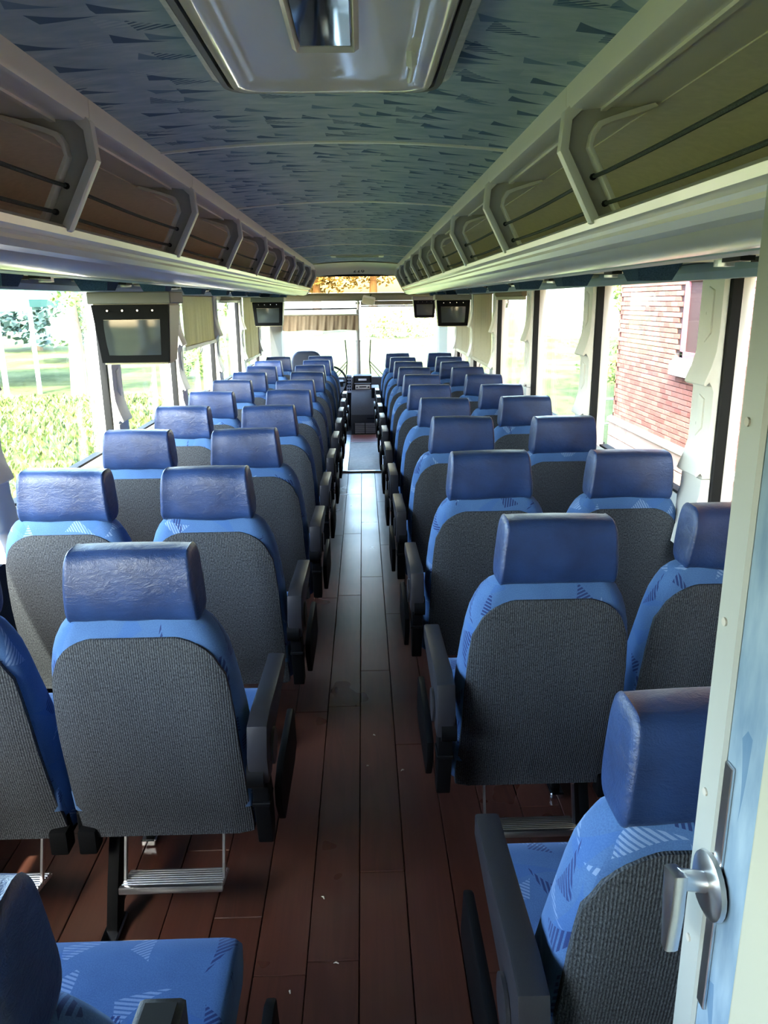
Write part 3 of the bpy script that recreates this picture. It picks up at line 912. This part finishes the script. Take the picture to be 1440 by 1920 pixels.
# ------------------------------------------------------------------ monitors
def monitor(x, y, z, lab, s=1.0):
    root = tag(empty('tv_monitor', (x, y, z)), lab, 'monitor', 'small ceiling monitors')
    part('mounting_box', M['mount'], root, lambda bm: box(bm, -.155, .155, -.012, .20, -.008, .036, .004, 1), 30)
    def hous(bm):
        a = [(-.146, -.0, -.006), (.146, -.0, -.006), (.146, .19, -.006), (-.146, .19, -.006)]
        b = [(-.128, .014, -.232), (.128, .014, -.232), (.12, .17, -.232), (-.12, .17, -.232)]
        loft(bm, [a, b])
        es = list(bm.edges); bmesh.ops.bevel(bm, geom=es, offset=.008, segments=2, affect='EDGES')
    hs = part('housing', M['cream'], root, hous, 30)
    def bez(bm):
        P = lambda u, v, d: (u * lerp(.146, .128, v), .004 + .014 * v + d, -.006 - .222 * v)
        o = [P(-.985, .02, -.008), P(.985, .02, -.008), P(.985, .985, -.008), P(-.985, .985, -.008)]
        i = [P(-.76, .26, -.008), P(.76, .26, -.008), P(.76, .86, -.008), P(-.76, .86, -.008)]
        i2 = [P(-.72, .285, .012), P(.72, .285, .012), P(.72, .84, .012), P(-.72, .84, .012)]
        o2 = [P(-.985, .02, .012), P(.985, .02, .012), P(.985, .985, .012), P(-.985, .985, .012)]
        loft(bm, [o2, o, i, i2], False)
    part('bezel', M['black'], root, bez, 20)
    def scr(bm):
        n = 10; rows = []
        for j in range(n + 1):
            v = .27 + .59 * j / n; rw = []
            for i in range(n + 1):
                uu = -.76 + 1.52 * i / n
                q = (uu / .76) ** 2; p = ((v - .565) / .295) ** 2
                rw.append((uu * lerp(.146, .128, v), -.0075 + .014 * v + .003 * (q + p), -.006 - .222 * v))
            rows.append(rw)
        loft(bm, rows, False, False)
    part('screen', M['crt'], root, scr, 60)
    for q in (-.60, -.2, .2, .6):
        part('screw', M['steel'], root, lambda bm: cyl(bm, (q * .14, .0005 - .008, -.032), (q * .14, -.009, -.032), .0035, 8), 30)
monitor(-.868, 3.0, 1.556, 'nearest and largest ceiling monitor, dark framed, hanging on the lawn side')
monitor(-.888, 7.5, 1.556, 'small ceiling monitor hanging on the lawn side between two blinds')
monitor(.780, 6.8, 1.558, 'ceiling monitor on the brick building side in front of the long blind')
monitor(.80, 10.2, 1.56, 'farthest ceiling monitor, half hidden behind another near the windshield')

# ------------------------------------------------------------------ lavatory door, with its post and handle
DX = .36
dr = tag(empty('door_1', (DX, .60, 0)), kind='structure')
part('door_panel', M['lav'], dr, lambda bm: box(bm, .001, .03, -.02, .09, 0, 1.93), 0)
part('corner_post', M['postpaint'], dr, lambda bm: prism(bm, [(-.004, .115), (-.002, .118), (.04, .118), (.04, .108), (.006, .108), (.006, .076), (.0, .073), (-.004, .076)], 'z', 0, 1.95, .001), 30)
part('door_edge', M['edgepaint'], dr, lambda bm: box(bm, -.010, .035, -.30, -.005, 0, 1.95, .006, 3), 40)
for z in (1.70, 1.438, 1.238, 1.043, .854, .66):
    part('screw', M['rackdark'], dr, lambda bm: cyl(bm, (-.0035, .100, z), (-.0060, .100, z), .0045, 10), 30)
hd = part('handle', M['chrome'], dr, lambda bm: (cyl(bm, (-.004, .068, .955), (-.042, .064, .965), .011, 14), prism(bm, [(.050, .978), (.078, .972), (.076, .945), (.067, .880), (.055, .880), (.050, .93)], 'x', -.052, -.036, .004)), 30)
part('rose', M['chrome'], hd, lambda bm: tube(bm, [(-.003, .068, .952), (-.008, .068, .952), (-.012, .068, .952)], [.036, .035, .027], 22), 40)
part('latch_plate', M['chrome'], dr, lambda bm: box(bm, -.003, .001, .055, .071, .80, 1.10, .001, 1), 30)
lw = tag(link('wall_lavatory', mk('wall_lavatory', lambda bm: (box(bm, DX + .04, 1.15, .69, .715, 0, 1.95), box(bm, DX + .03, 1.15, .2, .22, 0, 1.95)), 0), M['lav']), kind='structure')

# ------------------------------------------------------------------ front of the coach
wf = tag(empty('wall_front'), kind='structure')
def bulk(bm):
    q = [CX + .56 * (i / 8 - 1) for i in range(17)]
    rows = []
    for yy, zf in ((9.30, lambda x: cz(x) - .002), (9.5, lambda x: cz(x) - .012), (9.70, lambda x: cz(x) - .045), (9.78, lambda x: cz(x) - .095), (9.79, lambda x: cz(x) - .118), (10.2, lambda x: cz(x) - .11), (10.2, lambda x: 2.08), (9.30, lambda x: 2.08)):
        rows.append([(x, yy, zf(x)) for x in q])
    loft(bm, rows, False, False)
part('number_panel', M['cream'], wf, bulk, 40)
part('dark_lip', M['rubber'], wf, lambda bm: box(bm, -.62, .49, 9.80, 9.86, 1.838, 1.868, .004, 1), 30)
cu = bpy.data.curves.new('number', 'FONT'); cu.body = '226'; cu.size = .085; cu.extrude = .002; cu.align_x = 'CENTER'; cu.space_character = 1.12
tx = bpy.data.objects.new('number_tmp', cu)
COL.objects.link(tx)
dg = bpy.context.evaluated_depsgraph_get()
tme = bpy.data.meshes.new_from_object(tx.evaluated_get(dg))
COL.objects.unlink(tx); bpy.data.objects.remove(tx)
link('number', tme, M['text'], wf, (-.035, 9.735, 1.882), (R(62), 0, 0))
part('side_post', M['mount'], wf, lambda bm: prism(bm, [(-1.24, 10.6), (-1.12, 10.9), (-1.10, 11.1), (-1.26, 11.1)], 'z', .3, 2.05), 0)
part('side_post', M['mount'], wf, lambda bm: prism(bm, [(1.14, 10.6), (1.06, 10.9), (1.05, 11.1), (1.18, 11.1)], 'z', .3, 2.05), 0)
part('upper_header', M['cream'], wf, lambda bm: box(bm, -1.28, 1.18, 11.0, 11.12, 1.93, 2.08), 0)
part('lower_front', M['dash'], wf, lambda bm: box(bm, -1.28, 1.18, 11.08, 11.2, -.4, .50), 0)
ws = tag(empty('window_windshield', (-.055, 11.05, .9)), kind='structure')
part('pane', M['wglass'], ws, lambda bm: box(bm, -1.06, -.03, -.003, .003, -.42, .72), 0)
part('pane', M['wglass'], ws, lambda bm: box(bm, .03, 1.10, -.003, .003, -.42, .72), 0)
part('upper_pane', M['amber'], ws, lambda bm: box(bm, -1.06, 1.10, -.003, .003, .76, 1.04), 0)
part('upper_bar', M['rubber'], ws, lambda bm: box(bm, -1.10, 1.12, -.015, .0, .985, 1.005), 0)
part('centre_post', M['mount'], ws, lambda bm: (cyl(bm, (-.012, -.03, -.42), (-.012, -.03, .10), .030, 14), cyl(bm, (-.012, -.03, .10), (-.012, -.03, .12), .036, 14), cyl(bm, (-.012, -.03, .12), (-.012, -.03, .70), .022, 14)), 30)
# header with its cloth cover
hdcv = tag(empty('header_cover', (-.06, 10.85, 1.60)), 'grey-beige padded cover along the windshield header', 'header cover')
def hcov(bm):
    rings = []
    for i in range(33):
        x = -1.04 + 2.1 * i / 32
        sq = .01 * math.sin(x * 9) * math.exp(-((x - .05) / .3) ** 2)
        rings.append([(x, .10, .055), (x, -.02, .05), (x, -.05, .02 + sq), (x, -.05, -.02 + sq), (x, -.02, -.05 + .02 * math.exp(-((x - .05) / .15) ** 2)), (x, .10, -.05)])
    loft(bm, rings)
part('cloth', M['curtain'], hdcv, hcov, 40)
part('rod', M['rubber'], hdcv, lambda bm: cyl(bm, (-1.05, .05, -.155), (.0, .05, -.150), .010, 8), 30)
part('rod_bracket', M['steel'], hdcv, lambda bm: (cyl(bm, (.0, .05, -.05), (.0, .05, -.17), .022, 10), cyl(bm, (-.03, .05, -.08), (.03, .05, -.08), .016, 10)), 30)
# windshield blinds
wb = tag(empty('windshield_blind', (-.58, 10.95, 1.365)), 'wrinkled taupe blind hanging across the driver half of the windshield', 'windshield blind')
def wcloth(bm):
    n = 70; rows = []
    for k, (d) in enumerate((0, .006)):
        rows = []
        for j in range(7):
            t = j / 6
            rows.append([(-.53 + 1.055 * i / n, d + .012 * math.sin(i * .75 + t * 1.6) * (.2 + t) + .007 * math.sin(i * 1.7 + 2 * t), -.205 * t - .006 * t * math.sin(i * .2)) for i in range(n + 1)])
        loft(bm, rows, False, False)
part('cloth', M['tan2'], wb, wcloth, 60)
part('top_rod', M['curtain'], wb, lambda bm: cyl(bm, (-.54, 0, .0), (.53, 0, .0), .010, 8), 30)
wb2 = tag(empty('windshield_blind', (.5, 10.93, 1.52)), 'dark rolled-up windshield blind beside the centre post, on the door half', 'windshield blind')
part('roll', M['curtain'], wb2, lambda bm: cyl(bm, (-.52, 0, 0), (.56, 0, .0), .028, 12), 30)
part('bottom_bar', M['rubber'], wb2, lambda bm: box(bm, -.52, .56, -.01, .01, -.05, -.035, .003, 1), 30)
# interior mirror
mi = tag(empty('interior_mirror', (.085, 10.68, 1.555)), 'tilted driver mirror with pale shell under the windshield header', 'mirror')
mi.rotation_euler = (0, R(12), R(-12))
part('shell', M['rack'], mi, lambda bm: prism(bm, rrect(.085, -.055, .055, .02), 'y', -.01, .03, .006), 30)
part('mirror_face', M['cream'], mi, lambda bm: prism(bm, [(x * .88, z * .7 - .01) for x, z in rrect(.085, -.055, .055, .02)], 'y', -.014, -.005), 30)
part('stem', M['rubber'], mi, lambda bm: cyl(bm, (0, .02, .03), (0, .10, .08), .008, 8), 30)
# wipers
for x, tip, sd_, lab in ((-.23, .72, -1, 'thin windshield wiper standing upright left of the centre post'), (.09, .72, 1, 'thin windshield wiper standing upright right of the centre post')):
    wp = tag(empty('windshield_wiper', (x, 11.14, .5)), lab, 'wiper', 'windshield wipers')
    part('blade', M['rubber'], wp, lambda bm: tube(bm, [(-.015 * sd_ * -1, 0, .02), (0, 0, .22), (-.02 * sd_ * -1, 0, .52)], .009, 6), 30)
    part('arm', M['black'], wp, lambda bm: (tube(bm, [(0, .01, .22), (sd_ * .26, .01, -.05)], .006, 6), tube(bm, [(0, .01, .18), (sd_ * .18, .01, -.05)], .005, 6)), 30)
# dashboard and console
db = tag(empty('dashboard', (-.62, 10.84, 0)), 'dark dashboard behind the steering wheel under the windshield', 'dashboard')
part('body', M['dash'], db, lambda bm: prism(bm, [(-.25, -.2), (-.25, .30), (-.12, .40), (.25, .46), (.28, -.2)], 'x', -.60, .36, .01), 30)
part('gauge_hood', M['black'], db, lambda bm: prism(bm, [(-.10, .40), (-.06, .46), (.15, .48), (.15, .40)], 'x', -.12, .34, .01), 30)
sp_ = tag(empty('switch_panel', (-.195, 10.50, fz(10.4))), 'tall pale switch panel with rows of small dark buttons left of the radio', 'switch panel')
part('plate', M['switch'], sp_, lambda bm: box(bm, -.034, .034, -.02, .10, .46, .70, .004, 1), 30)
part('base', M['black'], sp_, lambda bm: box(bm, -.036, .036, -.015, .12, .0, .46, .004, 1), 30)
for i in range(2):
    for j in range(5):
        part('button', M['black'], sp_, lambda bm: box(bm, -.024 + .028 * i, -.006 + .028 * i, -.026, -.018, .49 + .04 * j, .515 + .04 * j, .002, 1), 0)
rc = tag(empty('radio_console', (-.014, 10.5, fz(10.5))), 'black radio console with two player slots between the driver and the door', 'console')
part('cabinet', M['black'], rc, lambda bm: box(bm, -.125, .125, 0, .3, -.05, .685, .008, 2), 30)
part('player_face', M['rubber'], rc, lambda bm: box(bm, -.105, .105, -.012, .01, .60, .665, .004, 1), 30)
part('player_display', M['vent'], rc, lambda bm: box(bm, -.055, .055, -.016, -.010, .622, .648, .003, 1), 0)
part('silver_divider', M['chrome'], rc, lambda bm: box(bm, -.11, .115, -.014, .01, .578, .592, .002, 1), 0)
rp = part('cassette_player', M['rackdark'], rc, lambda bm: box(bm, -.098, .105, -.016, .01, .505, .565, .004, 1), 30)
part('tape_slot', M['rubber'], rp, lambda bm: box(bm, -.045, .05, -.020, -.012, .532, .546, .002, 1), 0)
for x in (-.075, .078): part('knob', M['steel'], rp, lambda bm: cyl(bm, (x, -.014, .535), (x, -.03, .535), .011, 10), 30)
part('lower_recess', M['rubber'], rc, lambda bm: box(bm, -.10, .10, -.006, .01, .43, .49, .004, 1), 0)
ec = tag(empty('engine_cover', (0.0, 9.70, fz(9.7))), 'low dark carpeted cover with a louvred vent at the head of the aisle', 'cover')
part('carpet_top', M['dash'], ec, lambda bm: prism(bm, [(0, .0), (0, .26), (.12, .36), (.5, .47), (.78, .49), (.78, 0)], 'x', -.165, .172, .012), 30)
part('side_box', M['black'], ec, lambda bm: box(bm, .10, .20, .35, .72, .0, .56, .006, 1), 30)
part('handle_slot', M['rubber'], ec, lambda bm: box(bm, .035, .14, -.004, .004, .205, .222), 0)
vt = part('vent_grille', M['rubber'], ec, lambda bm: box(bm, -.13, .155, -.012, .002, .02, .165, .003, 1), 30)
for k in range(9):
    for x in (-.12, .015):
        part('louvre', M['vent'], vt, lambda bm: box(bm, x, x + .125, -.018, -.008, .028 + .015 * k, .035 + .015 * k, .001, 1), 0)
part('vent_trim', M['tan2'], ec, lambda bm: box(bm, -.165, .172, -.016, .0, .0, .014, .002, 1), 30)
st = tag(empty('steering_wheel', (-.47, 10.42, .50)), 'large dark steering wheel seen past the front left seats', 'steering wheel')
st.rotation_euler = (R(58), 0, 0)
def tor(bm, RR, rr, n=40, m=8):
    rings = [[((RR + rr * math.cos(2 * math.pi * j / m)) * math.cos(2 * math.pi * i / n), (RR + rr * math.cos(2 * math.pi * j / m)) * math.sin(2 * math.pi * i / n), rr * math.sin(2 * math.pi * j / m)) for j in range(m)] for i in range(n)]
    loft(bm, rings + [rings[0]], False)
part('rim', M['black'], st, lambda bm: tor(bm, .24, .014), 60)
part('spoke', M['black'], st, lambda bm: tube(bm, [(-.24, 0, 0), (0, 0, -.03), (.24, 0, 0)], .012, 8), 40)
part('spoke', M['black'], st, lambda bm: tube(bm, [(0, -.24, 0), (0, 0, -.03)], .012, 8), 40)
part('column', M['rubber'], st, lambda bm: tube(bm, [(0, 0, -.02), (0, -.01, -.06), (0, -.02, -.12)], [.05, .04, .04], 12), 40)
ds = tag(empty('driver_seat', (-.70, 9.68, fz(9.8))), 'rounded grey-blue driver seat ahead of the frontmost lawn-side seat', 'driver seat')
part('backrest', M['seatgrey'], ds, lambda bm: prism(bm, [(x, z + .75) for x, z in rrect(.19, -.32, .31, .12)], 'y', 0, .13, .03, 3), 50)
part('seat_cushion', M['seatgrey'], ds, lambda bm: box(bm, -.22, .22, .10, .55, .40, .52, .04, 3), 50)
part('pedestal', M['rubber'], ds, lambda bm: box(bm, -.14, .14, .15, .45, 0, .40, .02, 2), 30)
part('armrest', M['black'], ds, lambda bm: box(bm, -.24, -.19, .05, .40, .62, .67, .015, 2), 40)

# small litter on the floor
for x, y, lab in ((-.195, 1.43, 'pale crumb beside the patterned cushion'), (-.13, 1.72, 'thin pale paper shred on the dark planks'), (-.005, 2.33, 'tiny pale crumb in the middle of the aisle'), (.02, 2.52, 'tiny pale crumb farther up the aisle'), (-.085, 1.51, 'short pale fibre on the dark planks'), (.115, 2.30, 'pale thread beside the black armrest')):
    tag(link('crumb', mk('crumb', lambda bm: tube(bm, [(0, 0, .002), (.003, .006, .004), (.002, .013 if 'crumb' not in lab else .008, .002)], [.0015, .0025, .001], 6), 60), M['grime'], None, (x, y, 0), (0, 0, random.uniform(0, 3))), lab, 'litter')

# ------------------------------------------------------------------ outside
GZ = -1.25
gd = tag(link('ground', mk('ground', lambda bm: box(bm, -140, 140, -60, 180, GZ - .3, GZ), 0), M['grass']), kind='structure')
# tall grass and weeds beside the left windows
def blades(name, n, xr, yr, hr, m, lab, seed):
    rnd = random.Random(seed)
    V, F = [], []
    for i in range(n):
        t = rnd.random() ** 1.3
        x = lerp(xr[0], xr[1], t); y = rnd.uniform(*yr)
        h = rnd.uniform(*hr); a = rnd.uniform(0, 6.28); wd = h * rnd.uniform(.10, .28)
        le = h * rnd.uniform(.2, .9); b = len(V); la = rnd.uniform(0, 6.28)
        dx, dy = math.cos(a) * wd, math.sin(a) * wd; lx, ly = math.cos(la) * le, math.sin(la) * le
        V += [(x - dx * .3, y - dy * .3, GZ), (x + dx * .3, y + dy * .3, GZ), (x + dx + lx * .5, y + dy + ly * .5, GZ + h * .6), (x - dx + lx * .5, y - dy + ly * .5, GZ + h * .6), (x + lx, y + ly, GZ + h)]
        F += [(b, b + 1, b + 2, b + 3), (b + 3, b + 2, b + 4)]
    me = bpy.data.meshes.new(name); me.from_pydata(V, [], F)
    return tag(link(name, me, m), lab, 'grass', kind='stuff')
blades('grass', 26000, (-2.2, -14), (2, 24), (.06, .20), M['blade'], 'sunlit tall grass and weeds on the lawn outside the windows', 3)
blades('grass', 9000, (1.6, 3.9), (6, 30), (.05, .16), M['blade'], 'grass between the coach and the brick building', 4)

def tree(name, x, y, h, cr, kind, lab, cat='tree', trunk=True, n=2600, zlow=.15, group=None):
    rnd = random.Random(int(x * 31 + y * 7))
    root = tag(empty(name, (x, y, GZ)), lab, cat, group)
    V, F = [], []
    blobs = [(rnd.gauss(0, .45) * cr, rnd.gauss(0, .45) * cr, rnd.uniform(zlow + .1, .95) * h, cr * rnd.uniform(.25, .5)) for _ in range(14)]
    for i in range(n):
        if kind == 'cone':
            t = rnd.random() ** .7; zz = lerp(h, zlow * h, t); rad = cr * t * rnd.uniform(.55, 1.05) * (1 + .15 * math.sin(zz * 5)); a = rnd.uniform(0, 6.283)
            c = Vector((rad * math.cos(a), rad * math.sin(a), zz - .15 * rad)); s = rnd.uniform(.05, .12) * cr
        else:
            bx, by, bz, br = rnd.choice(blobs)
            d = Vector((rnd.gauss(0, 1), rnd.gauss(0, 1), rnd.gauss(0, 1))).normalized()
            c = Vector((bx, by, bz)) + d * br * rnd.uniform(.75, 1.05); s = rnd.uniform(.035, .08) * cr
        a = Vector((rnd.gauss(0, 1), rnd.gauss(0, 1), rnd.gauss(0, .6))).normalized(); b = a.orthogonal().normalized()
        k = len(V)
        V += [tuple(c - a * s), tuple(c + b * s * .55), tuple(c + a * s), tuple(c - b * s * .55)]
        F.append((k, k + 1, k + 2, k + 3))
    me = bpy.data.meshes.new('crown'); me.from_pydata(V, [], F)
    link('crown', me, M[{'cone': 'pine', 'leaf': 'leaf', 'pale': 'orange', 'hedge': 'hedge'}[kind]], root)
    if trunk: part('trunk', M['bark'], root, lambda bm: tube(bm, [(0, 0, -.05), (.05, 0, h * .3), (0, .06, h * .75)], [.035 * h + .06, .025 * h + .04, .02], 8), 50)
    return root
tree('spruce', -20.5, 50, 9, 3.6, 'cone', 'bluish spruce behind the green canopy, nearest to its corner post')
tree('spruce', -29.5, 47, 10, 4.2, 'cone', 'bluish spruce behind the middle of the green canopy roof')
tree('spruce', -14.4, 40, 8, 2.6, 'cone', 'bluish spruce just right of the green canopy')
tree('leafy_tree', -8.9, 24.5, 6.5, 1.5, 'leaf', 'yellow-green leafy tree beside the big monitor', zlow=.24)
tree('leafy_tree', -11.5, 58, 10, 3.2, 'leaf', 'leafy tree seen through the window ahead of the half-lowered blind')
tree('leafy_tree', -12.5, 74, 12, 4.0, 'leaf', 'far leafy tree seen over the driver side blind')
tree('leafy_tree', -4.0, 70, 12, 3.6, 'pale', 'pale tree with bare twigs seen through the amber upper pane', zlow=.25)
tree('leafy_tree', 6.5, 72, 12, 3.6, 'pale', 'pale golden tree at the end of the amber upper pane', zlow=.25)
tree('leafy_tree', 1.2, 88, 15, 4.4, 'pale', 'pale tree in the middle of the amber upper pane', zlow=.25)
tree('shrub', 2.6, 62, 1.7, 3.2, 'hedge', 'low green shrub across the lawn, right of the windshield post', 'shrub', False, 1800, 0)
tree('leafy_tree', 16.2, 46, 8, 2.6, 'leaf', 'dark green tree seen in the window before the brick building', zlow=.2)
tree('shrub', -6.3, 30, 1.5, 1.1, 'leaf', 'round green shrub below the half-lowered blind', 'shrub', False, 1500, 0)
tree('shrub', 9.2, 27, 1.0, 2.0, 'leaf', 'dark shrub in the shadow beside the brick building', 'shrub', False, 1500, 0)

# green canopy on white poles
cp = tag(empty('canopy', (-13.5, 27.5, GZ)), 'open shelter with a green roof on white poles, out on the lawn', 'canopy')
part('roof_sheet', M['green'], cp, lambda bm: prism(bm, [(-4.5, 2.72), (-4.5, 2.95), (0, 3.7), (3.1, 2.95), (3.1, 2.72)], 'y', -2.3, 4.5), 0)
part('front_beam', M['pole'], cp, lambda bm: box(bm, -4.5, 3.15, -2.38, -2.28, 2.60, 2.72, .01, 1), 0)
for x, y in ((3.0, -2.1), (2.5, -3.3), (-3.5, -2.1), (3.0, 4.3), (-3.5, 4.3)):
    if (x, y) == (2.5, -3.3): continue
    part('pole', M['pole'], cp, lambda bm: cyl(bm, (x, y, 0), (x, y, 2.7), .07, 10), 40)
tag(link('white_pole', mk('white_pole', lambda bm: (cyl(bm, (0, 0, 0), (0, 0, 3.4), .08, 10), cyl(bm, (0, 0, 0), (0, 0, .12), .14, 10)), 40), M['pole'], None, (-10.97, 24.1, GZ)), 'white pole standing in front of the canopy corner', 'pole')

# brick building
XB, YB = 4.1, 12.55
bb = tag(empty('brick_building', (XB + 4, 3, GZ)), 'pale red brick building on a stone foundation right beside the coach', 'building')
off = -bb.location
part('mortar_wall', M['mortar'], bb, lambda bm: (box(bm, XB + .012, XB + 9, -8, YB - .012, GZ - .1, 10.5)), 0, off)
part('gable_roof', M['mortar'], bb, lambda bm: prism(bm, [(XB - .4, 10.4), (XB + 4.5, 13.4), (XB + 9.4, 10.4)], 'y', -8.3, YB + .3), 0, off)
CH, BL = .0677, .205
WY0, WY1, WZ0, WZ1 = 8.75, 10.0, .80, 2.75
bme = mk('brick', lambda bm: box(bm, -.006, .03, -BL / 2 + .004, BL / 2 - .004, -CH / 2 + .0045, CH / 2 - .0045, .003, 1), 0)
cells = []
nrow = int((3.2 + .33) / CH)
for j in range(nrow):
    z = -.33 + CH * (j + .5)
    sh_ = (0, .5, .22, .72)[j % 4] * BL
    y = YB - BL / 2 - .002 - (sh_ % BL)
    while y > 5.5:
        if not (WY0 - .12 < y < WY1 + .12 and z > .565) : cells.append((y, z))
        y -= BL
vis = [c for c in cells if 8.9 < c[0] and c[1] < 1.75]
vis.sort(key=lambda c: (c[0] ** 2 + (c[1] - 1.0) ** 2))
chosen = set(vis[:300])
for (y, z) in vis[:300]:
    link('brick', bme, M['brick'], bb, (off.x + XB + random.uniform(-.002, .002), off.y + y, off.z + z))
def rest(bm):
    for (y, z) in cells:
        if (y, z) in chosen: continue
        box(bm, XB - .006, XB + .03, y - BL / 2 + .004, y + BL / 2 - .004, z - CH / 2 + .0045, z + CH / 2 - .0045)
    # returns at the corner
rb = part('brick_field', M['brick'], bb, rest, 0, off); rb['kind'] = 'stuff'
def cornerb(bm):
    for j in range(nrow):
        z = -.33 + CH * (j + .5); L2 = BL if j % 2 else BL / 2
        box(bm, XB - .006, XB + L2, YB - .05, YB + .0, z - CH / 2 + .0045, z + CH / 2 - .0045)
rb = part('corner_bricks', M['brick'], bb, cornerb, 0, off); rb['kind'] = 'stuff'
ys = YB + .05
j = 0
for zt, zb_, L0, st0 in ((-.335, -.64, 1.45, .9), (-.645, -1.25, 1.2, .5)):
    ys = YB + .05; first = True
    while ys > 3:
        L2 = st0 if first else L0; first = False
        part('stone', M['stone'], bb, lambda bm: box(bm, XB - .05, XB + .1, ys - L2 + .006, ys - .0, zb_ + .003, zt, .008, 1), 0, off)
        ys -= L2
part('water_table', M['sill'], bb, lambda bm: prism(bm, [(XB - .075, -.40), (XB - .07, -.345), (XB, -.315), (XB + .05, -.315), (XB + .05, -.40)], 'y', 2, YB + .07), 0, off)
bw = part('window_frame', M['pink'], bb, lambda bm: [box(bm, XB - .02, XB + .07, a, b, c, d, .004, 1) for a, b, c, d in ((WY1 - .10, WY1, WZ0, WZ1), (WY0, WY0 + .10, WZ0, WZ1), (WY0, WY1, WZ0, WZ0 + .08), (WY0, WY1, WZ1 - .08, WZ1), (WY0 + .1, WY1 - .1, 1.74, 1.80))], 0, off)
part('window_pane', M['pane'], bw, lambda bm: box(bm, XB + .03, XB + .04, WY0 + .08, WY1 - .08, WZ0 + .05, WZ1 - .05), 0)
part('stone_sill', M['sill'], bb, lambda bm: prism(bm, [(XB - .11, .58), (XB - .11, .74), (XB - .02, .80), (XB + .06, .80), (XB + .06, .58)], 'y', WY0 - .12, WY1 + .10, .006), 0, off)
# handrail at the building corner
hr = tag(empty('handrail', (4.6, 14.3, GZ)), 'pale metal pipe handrail at the corner of the brick building', 'handrail')
part('rail', M['pipe'], hr, lambda bm: (tube(bm, [(-.5, 0, .98), (.9, 0, .98), (1.0, 0, .9)], .022, 8), tube(bm, [(-.5, 0, .52), (.95, 0, .52)], .018, 8)), 40)
for x in (-.45, .4, .95): part('post', M['pipe'], hr, lambda bm: cyl(bm, (x, 0, -.02), (x, 0, .98), .022, 8), 40)
# white house far off
wh = tag(empty('white_house', (19.5, 62, GZ)), 'white house across the lawn beside the dark green tree', 'house')
part('wall', M['housewhite'], wh, lambda bm: box(bm, -5, 2.4, -3, 3, -.1, 5), 0)
part('roof', M['rackdark'], wh, lambda bm: prism(bm, [(-5.4, 5), (-1.3, 7.6), (2.8, 5)], 'y', -3.4, 3.4), 0)
